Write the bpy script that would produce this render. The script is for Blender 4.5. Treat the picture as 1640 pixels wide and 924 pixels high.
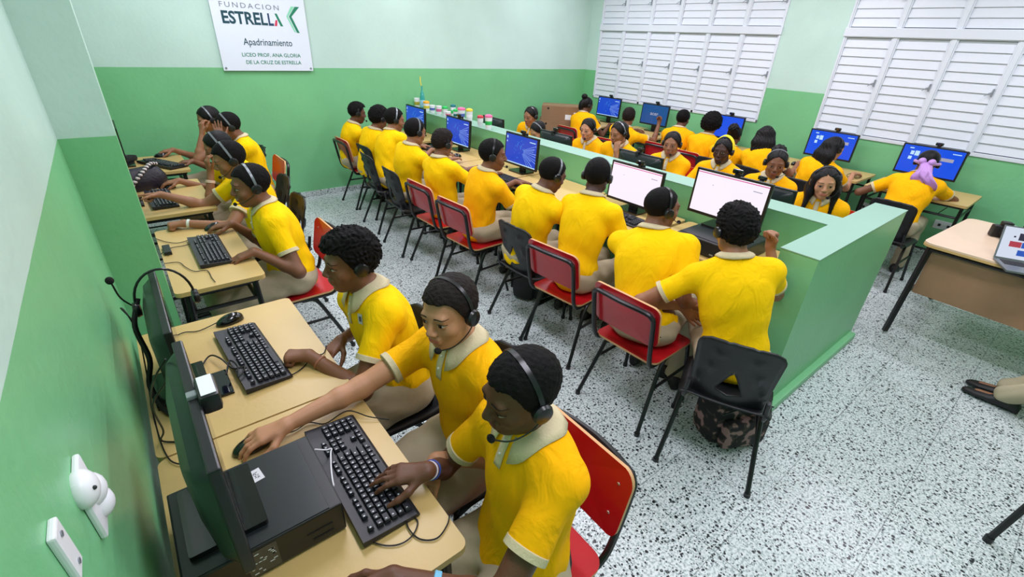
import bpy, bmesh, math, random
import numpy as np
from mathutils import Vector, Matrix
from mathutils.bvhtree import BVHTree

for _o in list(bpy.data.objects):
    bpy.data.objects.remove(_o, do_unlink=True)
SC = bpy.context.scene
COL = SC.collection
R = math.radians

# ---------------------------------------------------------------- camera
cam_data = bpy.data.cameras.new('camera')
cam = bpy.data.objects.new('camera', cam_data)
COL.objects.link(cam)
SC.camera = cam
cam_data.sensor_width = 36.0
cam_data.lens = 743.94 / 1640.0 * 36.0
cam_data.clip_start = 0.02
CR = Vector((0.78093035, -0.62301161, 0.04476973))
CF = Vector((0.56613049, 0.67570269, -0.47214632))
CU = Vector((0.26390161, 0.39405890, 0.88038260))
_m = Matrix((CR, CU, -CF)).transposed().to_4x4()
_m.translation = Vector((0.0, 0.0, 1.86))
cam.matrix_world = _m

# ---------------------------------------------------------------- exposure, world
SC.view_settings.view_transform = 'Standard'
SC.view_settings.look = 'None'
SC.view_settings.gamma = 1.0
SC.view_settings.use_curve_mapping = False
SC.view_settings.exposure = 0.0
world = bpy.data.worlds.new('world')
SC.world = world
world.use_nodes = True
world.node_tree.nodes['Background'].inputs[0].default_value = (0.75, 0.86, 1.0, 1)
world.node_tree.nodes['Background'].inputs[1].default_value = 0.3

# ---------------------------------------------------------------- ceiling lights
def area_light(name, loc, sx, sy, power, col=(1.0, 0.955, 1.10), rot=(0, 0, 0)):
    d = bpy.data.lights.new(name, 'AREA')
    d.shape = 'RECTANGLE'
    d.size = sx
    d.size_y = sy
    d.energy = power
    d.color = col
    o = bpy.data.objects.new(name, d)
    COL.objects.link(o)
    o.location = loc
    o.rotation_euler = rot
    return o
LP = 29.0
for _x in (0.95, 3.0, 5.1):
    for _y in (0.2, 2.5, 4.7):
        area_light('ceiling_tube_light', (_x, _y, 3.0), 0.35, 1.25, LP)

# ---------------------------------------------------------------- helpers
def lin(c):
    out = []
    for v in c[:3]:
        v = v / 255.0
        out.append(v / 12.92 if v <= 0.04045 else ((v + 0.055) / 1.055) ** 2.4)
    return (out[0], out[1], out[2], 1.0)

MATS = {}
def mat(name, rgb, rough=0.5, metal=0.0, spec=0.5, bump=None, vary=None, emit=None, coat=0.0, sheen=0.0, sss=0.0, alpha=1.0, trans=0.0):
    """bump=(scale,strength,detail)  vary=(scale,amount)  rgb in 0..255"""
    if name in MATS:
        return MATS[name]
    m = bpy.data.materials.new(name)
    m.use_nodes = True
    nt = m.node_tree
    b = nt.nodes['Principled BSDF']
    b.inputs['Base Color'].default_value = lin(rgb)
    b.inputs['Roughness'].default_value = rough
    b.inputs['Metallic'].default_value = metal
    b.inputs['Specular IOR Level'].default_value = spec
    b.inputs['Coat Weight'].default_value = coat
    b.inputs['Sheen Weight'].default_value = sheen
    if sss:
        b.inputs['Subsurface Weight'].default_value = sss
        b.inputs['Subsurface Radius'].default_value = (0.01, 0.004, 0.002)
        b.inputs['Subsurface Scale'].default_value = 1.0
    if trans:
        b.inputs['Transmission Weight'].default_value = trans
    if emit:
        b.inputs['Emission Color'].default_value = lin(rgb)
        b.inputs['Emission Strength'].default_value = emit
    if bump or vary:
        tc = nt.nodes.new('ShaderNodeTexCoord')
    if vary:
        n = nt.nodes.new('ShaderNodeTexNoise')
        n.inputs['Scale'].default_value = vary[0]
        n.inputs['Detail'].default_value = 3
        nt.links.new(tc.outputs['Object'], n.inputs['Vector'])
        mp = nt.nodes.new('ShaderNodeMapRange')
        mp.inputs['From Min'].default_value = 0.3
        mp.inputs['From Max'].default_value = 0.7
        mp.inputs['To Min'].default_value = 1 - vary[1]
        mp.inputs['To Max'].default_value = 1 + vary[1]
        nt.links.new(n.outputs['Fac'], mp.inputs['Value'])
        hv = nt.nodes.new('ShaderNodeHueSaturation')
        hv.inputs['Color'].default_value = lin(rgb)
        nt.links.new(mp.outputs['Result'], hv.inputs['Value'])
        nt.links.new(hv.outputs['Color'], b.inputs['Base Color'])
    if bump:
        n2 = nt.nodes.new('ShaderNodeTexNoise')
        n2.inputs['Scale'].default_value = bump[0]
        n2.inputs['Detail'].default_value = bump[2] if len(bump) > 2 else 2
        nt.links.new(tc.outputs['Object'], n2.inputs['Vector'])
        bp = nt.nodes.new('ShaderNodeBump')
        bp.inputs['Strength'].default_value = bump[1]
        bp.inputs['Distance'].default_value = 0.01
        nt.links.new(n2.outputs['Fac'], bp.inputs['Height'])
        nt.links.new(bp.outputs['Normal'], b.inputs['Normal'])
    MATS[name] = m
    return m

def node_mat(name):
    m = bpy.data.materials.new(name)
    m.use_nodes = True
    MATS[name] = m
    return m, m.node_tree, m.node_tree.nodes['Principled BSDF']

class MB:
    """collects shapes, then links them as ONE mesh object"""
    def __init__(s):
        s.v = []
        s.f = []
        s.mi = []
        s.cur = 0
        s.T = Matrix.Identity(4)
    def add(s, vs, fs):
        k = len(s.v)
        s.v += [tuple(s.T @ Vector(p)) for p in vs]
        s.f += [tuple(i + k for i in f) for f in fs]
        s.mi += [s.cur] * len(fs)
        return s
    def box(s, x0, x1, y0, y1, z0, z1, bev=0.0):
        if bev <= 0:
            vs = [(x, y, z) for z in (z0, z1) for y in (y0, y1) for x in (x0, x1)]
            fs = [(0, 2, 3, 1), (4, 5, 7, 6), (0, 1, 5, 4), (2, 6, 7, 3), (0, 4, 6, 2), (1, 3, 7, 5)]
            return s.add(vs, fs)
        bm = bmesh.new()
        bmesh.ops.create_cube(bm, size=1)
        for v in bm.verts:
            v.co = Vector(((x0 + x1) / 2 + v.co.x * (x1 - x0), (y0 + y1) / 2 + v.co.y * (y1 - y0), (z0 + z1) / 2 + v.co.z * (z1 - z0)))
        b = min(bev, 0.49 * min(abs(x1 - x0), abs(y1 - y0), abs(z1 - z0)))
        bmesh.ops.bevel(bm, geom=bm.edges[:], offset=b, segments=2, profile=0.6, affect='EDGES')
        bm.verts.index_update()
        vs = [tuple(v.co) for v in bm.verts]
        fs = [tuple(v.index for v in f.verts) for f in bm.faces]
        bm.free()
        return s.add(vs, fs)
    def tube(s, pts, r, n=8, cap=True):
        """swept tube; r a number or a list"""
        P = [Vector(p) for p in pts]
        rs = r if isinstance(r, (list, tuple)) else [r] * len(P)
        vs, fs = [], []
        t0 = (P[1] - P[0]).normalized()
        a = Vector((0, 0, 1)) if abs(t0.z) < 0.9 else Vector((1, 0, 0))
        u = t0.cross(a).normalized()
        for i, p in enumerate(P):
            if i == 0:
                t = P[1] - P[0]
            elif i == len(P) - 1:
                t = P[-1] - P[-2]
            else:
                t = (P[i + 1] - P[i]).normalized() + (P[i] - P[i - 1]).normalized()
            t = t.normalized()
            u = (u - t * u.dot(t)).normalized()
            w = t.cross(u)
            for k in range(n):
                an = 2 * math.pi * k / n
                vs.append(tuple(p + (u * math.cos(an) + w * math.sin(an)) * rs[i]))
        for i in range(len(P) - 1):
            for k in range(n):
                k2 = (k + 1) % n
                fs.append((i * n + k, i * n + k2, (i + 1) * n + k2, (i + 1) * n + k))
        if cap:
            fs.append(tuple(range(n))[::-1])
            fs.append(tuple((len(P) - 1) * n + k for k in range(n)))
        return s.add(vs, fs)
    def lathe(s, prof, n=20, c=(0, 0, 0), axis='z'):
        vs, fs = [], []
        for r, z in prof:
            for k in range(n):
                a = 2 * math.pi * k / n
                x, y = r * math.cos(a), r * math.sin(a)
                if axis == 'z':
                    vs.append((c[0] + x, c[1] + y, c[2] + z))
                elif axis == 'y':
                    vs.append((c[0] + x, c[1] + z, c[2] - y))
                else:
                    vs.append((c[0] + z, c[1] + x, c[2] + y))
        m = len(prof)
        for i in range(m - 1):
            for k in range(n):
                k2 = (k + 1) % n
                fs.append((i * n + k, i * n + k2, (i + 1) * n + k2, (i + 1) * n + k))
        fs.append(tuple(range(n))[::-1])
        fs.append(tuple((m - 1) * n + k for k in range(n)))
        return s.add(vs, fs)
    def ell(s, c, r, n=14, m=9):
        vs, fs = [], []
        for j in range(1, m):
            ph = math.pi * j / m
            for k in range(n):
                a = 2 * math.pi * k / n
                vs.append((c[0] + r[0] * math.sin(ph) * math.cos(a), c[1] + r[1] * math.sin(ph) * math.sin(a), c[2] + r[2] * math.cos(ph)))
        for j in range(m - 2):
            for k in range(n):
                k2 = (k + 1) % n
                fs.append((j * n + k, (j + 1) * n + k, (j + 1) * n + k2, j * n + k2))
        t = len(vs)
        vs += [(c[0], c[1], c[2] + r[2]), (c[0], c[1], c[2] - r[2])]
        for k in range(n):
            k2 = (k + 1) % n
            fs.append((t, k, k2))
            fs.append((t + 1, (m - 2) * n + k2, (m - 2) * n + k))
        return s.add(vs, fs)
    def prism(s, poly, z0, z1):
        n = len(poly)
        vs = [(x, y, z0) for x, y in poly] + [(x, y, z1) for x, y in poly]
        fs = [tuple(range(n))[::-1], tuple(range(n, 2 * n))]
        for k in range(n):
            k2 = (k + 1) % n
            fs.append((k, k2, n + k2, n + k))
        return s.add(vs, fs)
    def quad(s, a, b, c, d):
        return s.add([a, b, c, d], [(0, 1, 2, 3)])
    def build(s, name, m, parent=None, smooth=False, kind=None, auto=35):
        me = bpy.data.meshes.new(name)
        me.from_pydata(s.v, [], s.f)
        ms = m if isinstance(m, (list, tuple)) else [m]
        for q in ms:
            me.materials.append(q)
        if len(ms) > 1:
            me.polygons.foreach_set('material_index', s.mi)
        bm = bmesh.new()
        bm.from_mesh(me)
        bmesh.ops.recalc_face_normals(bm, faces=bm.faces[:])
        bm.to_mesh(me)
        bm.free()
        if smooth:
            me.polygons.foreach_set('use_smooth', [True] * len(me.polygons))
            try:
                me.set_sharp_from_angle(angle=R(auto))
            except Exception:
                pass
        me.update()
        o = bpy.data.objects.new(name, me)
        COL.objects.link(o)
        if parent is not None:
            o.parent = parent
        if kind:
            o['kind'] = kind
        return o

def rrect(x0, x1, y0, y1, r, n=5):
    pts = []
    for cx, cy, a0 in ((x1 - r, y1 - r, 0), (x0 + r, y1 - r, 90), (x0 + r, y0 + r, 180), (x1 - r, y0 + r, 270)):
        for k in range(n + 1):
            a = R(a0 + 90 * k / n)
            pts.append((cx + r * math.cos(a), cy + r * math.sin(a)))
    return pts

def smooth_path(pts, n=6):
    P = [Vector(p) for p in pts]
    P = [P[0] * 2 - P[1]] + P + [P[-1] * 2 - P[-2]]
    out = []
    for i in range(1, len(P) - 2):
        a, b, c, d = P[i - 1], P[i], P[i + 1], P[i + 2]
        for k in range(n):
            t = k / n
            out.append(0.5 * ((2 * b) + (c - a) * t + (2 * a - 5 * b + 4 * c - d) * t * t + (3 * b - a - 3 * c + d) * t ** 3))
    out.append(P[-2])
    return out

def thing(name, label, cat, loc=(0, 0, 0), rotz=0.0, group=None):
    o = bpy.data.objects.new(name, None)
    o.empty_display_size = 0.1
    COL.objects.link(o)
    o.location = loc
    o.rotation_euler = (0, 0, R(rotz))
    o['label'] = label
    o['category'] = cat
    if group:
        o['group'] = group
    return o

def tag(o, label, cat, group=None):
    o['label'] = label
    o['category'] = cat
    if group:
        o['group'] = group
    return o

def dup(root, loc, rotz, label, group=None):
    def cp(o, parent):
        c = o.copy()
        COL.objects.link(c)
        if parent is not None:
            c.parent = parent
        for ch in list(o.children):
            cp(ch, c)
        return c
    r = cp(root, None)
    r.location = loc
    r.rotation_euler = (0, 0, R(rotz))
    r['label'] = label
    if group:
        r['group'] = group
    return r

def struct(o):
    o['kind'] = 'structure'
    return o

def text_geo(body, size, font_scale=(1, 1), spacing=1.0, align='LEFT', bold=0.0):
    """built-in font turned into flat polygons in the xy plane: (verts, faces, width)"""
    cu = bpy.data.curves.new('txt', 'FONT')
    cu.body = body
    cu.size = size
    cu.space_character = spacing
    cu.align_x = align
    cu.offset = bold
    cu.resolution_u = 3
    o = bpy.data.objects.new('txt', cu)
    COL.objects.link(o)
    dg = bpy.context.evaluated_depsgraph_get()
    dg.update()
    me = bpy.data.meshes.new_from_object(o.evaluated_get(dg))
    vs = [(v.co.x * font_scale[0], v.co.y * font_scale[1], 0.0) for v in me.vertices]
    fs = [tuple(p.vertices) for p in me.polygons]
    bpy.data.objects.remove(o, do_unlink=True)
    bpy.data.curves.remove(cu)
    bpy.data.meshes.remove(me)
    return vs, fs
# ================================================================ materials of the room
def wall_mat(name, split=True):
    m, nt, b = node_mat(name)
    geo = nt.nodes.new('ShaderNodeNewGeometry')
    sep = nt.nodes.new('ShaderNodeSeparateXYZ')
    nt.links.new(geo.outputs['Position'], sep.inputs[0])
    nz = nt.nodes.new('ShaderNodeTexNoise')
    nz.inputs['Scale'].default_value = 6
    nt.links.new(geo.outputs['Position'], nz.inputs['Vector'])
    ad = nt.nodes.new('ShaderNodeMath')
    ad.operation = 'MULTIPLY_ADD'
    ad.inputs[1].default_value = 0.004
    nt.links.new(nz.outputs['Fac'], ad.inputs[0])
    nt.links.new(sep.outputs['Z'], ad.inputs[2])
    gt = nt.nodes.new('ShaderNodeMath')
    gt.operation = 'GREATER_THAN'
    gt.inputs[1].default_value = 1.472
    nt.links.new(ad.outputs[0], gt.inputs[0])
    mix = nt.nodes.new('ShaderNodeMix')
    mix.data_type = 'RGBA'
    mix.inputs['A'].default_value = lin((122, 194, 138))
    mix.inputs['B'].default_value = lin((196, 224, 212))
    nt.links.new(gt.outputs[0], mix.inputs['Factor'])
    n3 = nt.nodes.new('ShaderNodeTexNoise')
    n3.inputs['Scale'].default_value = 1.7
    n3.inputs['Detail'].default_value = 5
    nt.links.new(geo.outputs['Position'], n3.inputs['Vector'])
    hv = nt.nodes.new('ShaderNodeHueSaturation')
    mr = nt.nodes.new('ShaderNodeMapRange')
    mr.inputs['From Min'].default_value = 0.3
    mr.inputs['From Max'].default_value = 0.7
    mr.inputs['To Min'].default_value = 0.93
    mr.inputs['To Max'].default_value = 1.05
    nt.links.new(n3.outputs['Fac'], mr.inputs['Value'])
    nt.links.new(mr.outputs['Result'], hv.inputs['Value'])
    nt.links.new(mix.outputs['Result'], hv.inputs['Color'])
    nt.links.new(hv.outputs['Color'], b.inputs['Base Color'])
    b.inputs['Roughness'].default_value = 0.38
    b.inputs['Specular IOR Level'].default_value = 0.45
    bn = nt.nodes.new('ShaderNodeTexNoise')
    bn.inputs['Scale'].default_value = 28
    bn.inputs['Detail'].default_value = 4
    nt.links.new(geo.outputs['Position'], bn.inputs['Vector'])
    bp = nt.nodes.new('ShaderNodeBump')
    bp.inputs['Strength'].default_value = 0.18
    bp.inputs['Distance'].default_value = 0.01
    nt.links.new(bn.outputs['Fac'], bp.inputs['Height'])
    nt.links.new(bp.outputs['Normal'], b.inputs['Normal'])
    return m
WALL = wall_mat('two_tone_green_wall_paint')
GREEN = mat('green_wall_paint', (124, 194, 140), rough=0.4, bump=(28, 0.18, 4), vary=(1.8, 0.05))
MINT = mat('mint_paint', (142, 182, 162), rough=0.45, bump=(25, 0.12, 3), vary=(2.0, 0.03))
CEIL = mat('white_ceiling_paint', (236, 240, 236), rough=0.8)

def floor_mat():
    m, nt, b = node_mat('terrazzo_tiles')
    geo = nt.nodes.new('ShaderNodeNewGeometry')
    mp = nt.nodes.new('ShaderNodeMapping')
    mp.inputs['Scale'].default_value = (1, 1, 1)
    nt.links.new(geo.outputs['Position'], mp.inputs['Vector'])
    wn = nt.nodes.new('ShaderNodeTexNoise')
    wn.inputs['Scale'].default_value = 40
    nt.links.new(mp.outputs[0], wn.inputs['Vector'])
    wa = nt.nodes.new('ShaderNodeMix')
    wa.data_type = 'VECTOR'
    wa.inputs['Factor'].default_value = 0.012
    nt.links.new(mp.outputs[0], wa.inputs['A'])
    nt.links.new(wn.outputs['Color'], wa.inputs['B'])
    def chips(scale, thr, cover):
        v = nt.nodes.new('ShaderNodeTexVoronoi')
        v.inputs['Scale'].default_value = scale
        v.inputs['Randomness'].default_value = 1
        nt.links.new(wa.outputs['Result'], v.inputs['Vector'])
        s = nt.nodes.new('ShaderNodeSeparateColor')
        nt.links.new(v.outputs['Color'], s.inputs[0])
        g = nt.nodes.new('ShaderNodeMath')
        g.operation = 'GREATER_THAN'
        g.inputs[1].default_value = cover
        nt.links.new(s.outputs[0], g.inputs[0])
        # chip radius differs from cell to cell
        rr = nt.nodes.new('ShaderNodeMath')
        rr.operation = 'MULTIPLY_ADD'
        rr.inputs[1].default_value = 0.25
        rr.inputs[2].default_value = thr
        nt.links.new(s.outputs[1], rr.inputs[0])
        l = nt.nodes.new('ShaderNodeMath')
        l.operation = 'LESS_THAN'
        nt.links.new(v.outputs['Distance'], l.inputs[0])
        nt.links.new(rr.outputs[0], l.inputs[1])
        mu = nt.nodes.new('ShaderNodeMath')
        mu.operation = 'MULTIPLY'
        nt.links.new(g.outputs[0], mu.inputs[0])
        nt.links.new(l.outputs[0], mu.inputs[1])
        return mu.outputs[0], s.outputs[2]
    base = nt.nodes.new('ShaderNodeTexNoise')
    base.inputs['Scale'].default_value = 90
    base.inputs['Detail'].default_value = 4
    nt.links.new(mp.outputs[0], base.inputs['Vector'])
    cr = nt.nodes.new('ShaderNodeValToRGB')
    cr.color_ramp.elements[0].position = 0.38
    cr.color_ramp.elements[0].color = lin((158, 174, 174))
    cr.color_ramp.elements[1].position = 0.55
    cr.color_ramp.elements[1].color = lin((222, 230, 230))
    nt.links.new(base.outputs['Fac'], cr.inputs['Fac'])
    col = cr.outputs['Color']
    for scale, thr, cover, rgb in ((58, 0.22, 0.72, (22, 28, 30)), (85, 0.25, 0.78, (36, 44, 46)), (130, 0.3, 0.8, (90, 102, 102))):
        k, rnd = chips(scale, thr, cover)
        mx = nt.nodes.new('ShaderNodeMix')
        mx.data_type = 'RGBA'
        nt.links.new(k, mx.inputs['Factor'])
        nt.links.new(col, mx.inputs['A'])
        mx.inputs['B'].default_value = lin(rgb)
        col = mx.outputs['Result']
    # tile joints, 0.40 m
    sep = nt.nodes.new('ShaderNodeSeparateXYZ')
    nt.links.new(geo.outputs['Position'], sep.inputs[0])
    outs = []
    for ax, off in (('X', 0.12), ('Y', 0.05)):
        a = nt.nodes.new('ShaderNodeMath')
        a.operation = 'ADD'
        a.inputs[1].default_value = 20 + off
        nt.links.new(sep.outputs[ax], a.inputs[0])
        md = nt.nodes.new('ShaderNodeMath')
        md.operation = 'MODULO'
        md.inputs[1].default_value = 0.40
        nt.links.new(a.outputs[0], md.inputs[0])
        l = nt.nodes.new('ShaderNodeMath')
        l.operation = 'LESS_THAN'
        l.inputs[1].default_value = 0.0042
        nt.links.new(md.outputs[0], l.inputs[0])
        outs.append(l.outputs[0])
    mxm = nt.nodes.new('ShaderNodeMath')
    mxm.operation = 'MAXIMUM'
    nt.links.new(outs[0], mxm.inputs[0])
    nt.links.new(outs[1], mxm.inputs[1])
    sc = nt.nodes.new('ShaderNodeMath')
    sc.operation = 'MULTIPLY'
    sc.inputs[1].default_value = 0.55
    nt.links.new(mxm.outputs[0], sc.inputs[0])
    mj = nt.nodes.new('ShaderNodeMix')
    mj.data_type = 'RGBA'
    nt.links.new(sc.outputs[0], mj.inputs['Factor'])
    nt.links.new(col, mj.inputs['A'])
    mj.inputs['B'].default_value = lin((70, 80, 80))
    nt.links.new(mj.outputs['Result'], b.inputs['Base Color'])
    b.inputs['Roughness'].default_value = 0.28
    b.inputs['Specular IOR Level'].default_value = 0.4
    return m
FLOOR = floor_mat()

XL, XR, YB, YF, ZC = -0.19, 6.40, 6.0, -2.2, 3.05
struct(MB().box(XL - .2, XR + .2, YF - .2, YB + .2, -0.1, 0).build('floor', FLOOR))
struct(MB().box(XL - .2, XR + .2, YF - .2, YB + .2, ZC, ZC + .1).build('ceiling', CEIL))
struct(MB().box(XL - .2, XL, YF, YB, 0, ZC).build('wall_left', WALL))
struct(MB().box(XL - .2, XR + .2, YB, YB + .2, 0, ZC).build('wall_back', WALL))
struct(MB().box(XL - .2, XR + .2, YF - .2, YF, 0, ZC).build('wall_front', WALL))
# right wall with two window openings
SILL, RAIL, WT = 1.06, 2.06, 2.95
W1 = (2.915, 5.755)
W2 = (-0.62, 2.24)
b = MB()
b.box(XR, XR + .2, YF, YB, 0, SILL)
b.box(XR, XR + .2, YF, YB, WT, ZC)
b.box(XR, XR + .2, YF, W2[0], SILL, WT)
b.box(XR, XR + .2, W2[1], W1[0], SILL, WT)
b.box(XR, XR + .2, W1[1], YB, SILL, WT)
struct(b.build('wall_right', WALL))
# pilaster on the left wall
struct(MB().box(XL, -0.022, 2.36, 2.66, 0, ZC).build('trim_1', WALL))
# terrazzo skirting
for nm, bx in (('baseboard_back', (XL, XR, YB - .012, YB, 0, .07)), ('baseboard_right', (XR - .012, XR, YF, YB - .012, 0, .07)), ('baseboard_left', (XL, XL + .012, YF, 2.36, 0, .07))):
    struct(MB().box(*bx).build(nm, FLOOR))

# ---------------------------------------------------------------- louvred windows
WMETAL = mat('white_painted_aluminium', (222, 228, 236), rough=0.42, bump=(40, 0.05))
WDARK = mat('window_gap', (120, 130, 142), rough=0.8)
HANDLE = mat('grey_window_crank', (150, 156, 164), rough=0.4, metal=0.6)
def louvre_window(idx, y0, y1, ncol):
    w = MB()
    x0, x1 = XR - .012, XR + .06
    dy = (y1 - y0) / ncol
    w.box(x0, x1, y0, y1, SILL, SILL + .035, .004)
    w.box(x0, x1, y0, y1, WT - .035, WT, .004)
    w.box(x0 - .014, x1, y0 - .006, y1 + .006, RAIL - .01, RAIL + .075, .005)
    for k in range(ncol + 1):
        yc = y0 + k * dy
        a, c = max(y0, yc - .02), min(y1, yc + .02)
        w.box(x0, x1, a, c, SILL, WT, .004)
    root = w.build('window_%d' % idx, WMETAL)
    struct(root)
    root['label'] = 'white louvred window on the right wall'
    struct_back = MB().box(XR + .085, XR + .095, y0, y1, SILL, WT).build('window_backing', WDARK, root)
    for k in range(ncol):
        a, c = y0 + k * dy + .028, y0 + (k + 1) * dy - .028
        for z0, z1, n in ((SILL + .05, RAIL - .02, 11), (RAIL + .09, WT - .05, 9)):
            h = (z1 - z0) / n
            s = MB()
            for i in range(n):
                za = z0 + i * h
                # tilted blade, upper edge out, lower edge into the room
                y_, Y_ = a, c
                xa, xb = XR + .004, XR + .020
                t = .006
                vs = [(xa, y_, za - .006), (xa, Y_, za - .006), (xb, Y_, za + h * .98), (xb, y_, za + h * .98),
                      (xa + t, y_, za - .009), (xa + t, Y_, za - .009), (xb + t, Y_, za + h * .98), (xb + t, y_, za + h * .98)]
                s.add(vs, [(0, 1, 2, 3), (7, 6, 5, 4), (0, 4, 5, 1), (2, 6, 7, 3), (0, 3, 7, 4), (1, 5, 6, 2)])
            # casement frame round the blades
            s.box(XR - .004, XR + .045, a - .008, a + .004, z0 - .012, z1 + .012)
            s.box(XR - .004, XR + .045, c - .004, c + .008, z0 - .012, z1 + .012)
            s.box(XR - .006, XR + .045, a - .008, c + .008, z1 + .002, z1 + .016)
            s.build('louvre_panel', WMETAL, root)
            hnd = MB()
            zc = z0 + (z1 - z0) * (.55 if n == 11 else .35)
            hnd.box(XR - .016, XR - .004, a + .002, a + .016, zc - .035, zc + .035, .002)
            hnd.tube([(XR - .012, a + .012, zc), (XR - .03, a + .03, zc - .005), (XR - .034, a + .055, zc - .03)], .004, 6)
            hnd.build('crank_handle', HANDLE, root)
louvre_window(1, W1[0], W1[1], 6)
louvre_window(2, W2[0], W2[1], 6)

# ---------------------------------------------------------------- green partition
PX0, PX1, PH = 3.075, 3.30, 0.99
b = MB()
b.cur = 0
b.box(PX0 + .004, PX1 - .004, .826, YB, 0, PH - .004)
b.box(2.464, 3.884, .645, .825, 0, PH - .004)
b.box(2.49, 3.86, .606, .66, 0, .055, .01)          # low plinth along the near face
b.cur = 1
b.box(PX0, PX1, .829, YB, PH - .004, PH)
b.box(2.46, 3.888, .641, .829, PH - .004, PH)
part = b.build('wall_partition', [GREEN, MINT])
struct(part)

# ---------------------------------------------------------------- wall sign
SIGNW = mat('white_acrylic', (232, 238, 250), rough=0.25, coat=0.2)
TEAL = mat('dark_teal_lettering', (20, 70, 84), rough=0.4)
NAVY = mat('navy_lettering', (24, 58, 98), rough=0.4)
GREY_L = mat('grey_lettering', (120, 128, 138), rough=0.4)
GLET = mat('green_lettering', (24, 130, 96), rough=0.4)
RLET = mat('red_lettering', (214, 52, 86), rough=0.4)
LG = mat('pale_green_mark', (140, 220, 180), rough=0.4)
sx0, sx1, sz0, sz1 = 0.985, 1.886, 1.442, 2.21
sg = thing('wall_sign', 'white sponsorship sign board with green logo fixed to the back wall', 'sign', (sx0, YB - .03, sz0))
sw, sh = sx1 - sx0, sz1 - sz0
MB().box(0, sw, 0, .012, 0, sh, .002).build('board', SIGNW, sg)
for px, pz in ((.025, .025), (sw - .025, .025), (.025, sh - .025), (sw - .025, sh - .025)):
    MB().lathe([(.009, -.006), (.011, -.004), (.011, 0), (.006, .03)], 12, (px, 0, pz), 'y').build('standoff', HANDLE, sg)
def sign_text(body, x, z, width, height, m, bold=0.0, name='lettering', spacing=1.0):
    vs, fs = text_geo(body, 1.0, spacing=spacing, bold=bold)
    xs = [v[0] for v in vs]
    zs = [v[1] for v in vs]
    kx = width / (max(xs) - min(xs))
    kz = height / (max(zs) - min(zs))
    q = MB()
    q.add([(x + (v[0] - min(xs)) * kx, -.0015, z + (v[1] - min(zs)) * kz) for v in vs], fs)
    q.build(name, m, sg)
sign_text('FUNDACION', .085, .575, .55, .045, GREY_L, spacing=1.35)
sign_text('ESTREL', .085, .43, .42, .115, TEAL, bold=.028)
sign_text('L', .512, .43, .05, .113, NAVY, bold=.028)
q = MB()
q.prism([(.565, .0), (.59, 0), (.605, .055), (.585, .055)], 0, .001)
def flat(polys, m, name):
    q = MB()
    for p in polys:
        n = len(p)
        q.add([(x, -.0015, z) for x, z in p], [tuple(range(n))])
    q.build(name, m, sg)
flat([[(.566, .43), (.592, .43), (.603, .485), (.585, .485)]], RLET, 'logo_stroke')
flat([[(.585, .545), (.607, .545), (.652, .43), (.626, .43)]], GLET, 'logo_stroke')
flat([[(.80, .62), (.845, .62), (.752, .525), (.725, .525)], [(.725, .525), (.752, .525), (.812, .375), (.785, .375)]], GLET, 'logo_chevron')
flat([[(.76, .62), (.795, .62), (.717, .525), (.700, .525)], [(.700, .525), (.717, .525), (.778, .375), (.757, .385)]], LG, 'logo_chevron')
flat([[(.66, .70), (.80, .70), (.82, .725), (.64, .725)]], LG, 'logo_chevron')
sign_text('Apadrinamiento', .235, .222, .48, .085, TEAL, bold=.006)
sign_text('LICEO PROF. ANA GLORIA', .20, .135, .585, .036, GLET, bold=.01)
sign_text('DE LA CRUZ DE ESTRELLA', .225, .065, .555, .036, GLET, bold=.01)

# ---------------------------------------------------------------- wall fittings
PLAST = mat('white_plastic', (236, 236, 240), rough=0.35)
PDARK = mat('socket_dark', (40, 44, 46), rough=0.5)
def outlet(label, loc, rotz, w=.12, h=.075, box=False):
    t = thing('wall_outlet', label, 'outlet', loc, rotz)
    MB().box(-w / 2, w / 2, -.012, 0, -h / 2, h / 2, .004).build('cover_plate', PLAST, t)
    for k in (-1, 1):
        q = MB()
        q.box(k * w * .22 - .013, k * w * .22 + .011, -.0135, -.011, -.014, .012, .003)
        q.build('socket', PDARK, t)
    return t
o = outlet('white power outlet with a dark plug low on the back wall behind the left row', (1.315, YB, .31), 0, .14, .09)
MB().tube([(-.02, -.01, 0), (-.02, -.05, 0)], .018, 10).build('plug', PDARK, o)
outlet('white double outlet under the desk of the girl with the lilac ribbon', (XR, .72, .36), -90, .17, .085)
outlet('white outlet with a dark plug left of the double outlet below the right window', (XR, 1.0, .38), -90, .12, .08)
outlet('white outlet on the right wall below the long-haired girls desk', (XR, 1.42, .36), -90, .15, .085)
# raised white plate near the camera on the left wall
t = thing('wall_switch_plate', 'flat white plate with two screws on the left wall near the camera', 'switch plate', (XL, .586, 1.298), 90)
MB().box(-.018, .018, -.009, 0, -.040, .040, .003).build('cover_plate', PLAST, t)
for k in (-.035, .035):
    MB().lathe([(.004, -.0015), (.004, 0)], 10, (0, -.009, k * .75), 'y').build('screw', HANDLE, t)
t = thing('plug_adapter', 'bulky white scalloped plug cover on the left wall', 'plug cover', (XL, .755, 1.215), 90)
MB().box(-.036, .036, -.010, 0, -.058, .062, .009).build('body', PLAST, t, True)
for yy, zz, rr in ((-.018, .036, .030), (.012, .004, .027), (.016, -.030, .026)):
    MB().ell((yy, -.006, zz), (rr, .020, rr), 18, 10).build('lobe', PLAST, t, True)
MB().ell((-.034, -.022, .044), (.003, .003, .0035)).build('hole', PDARK, t)
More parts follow.
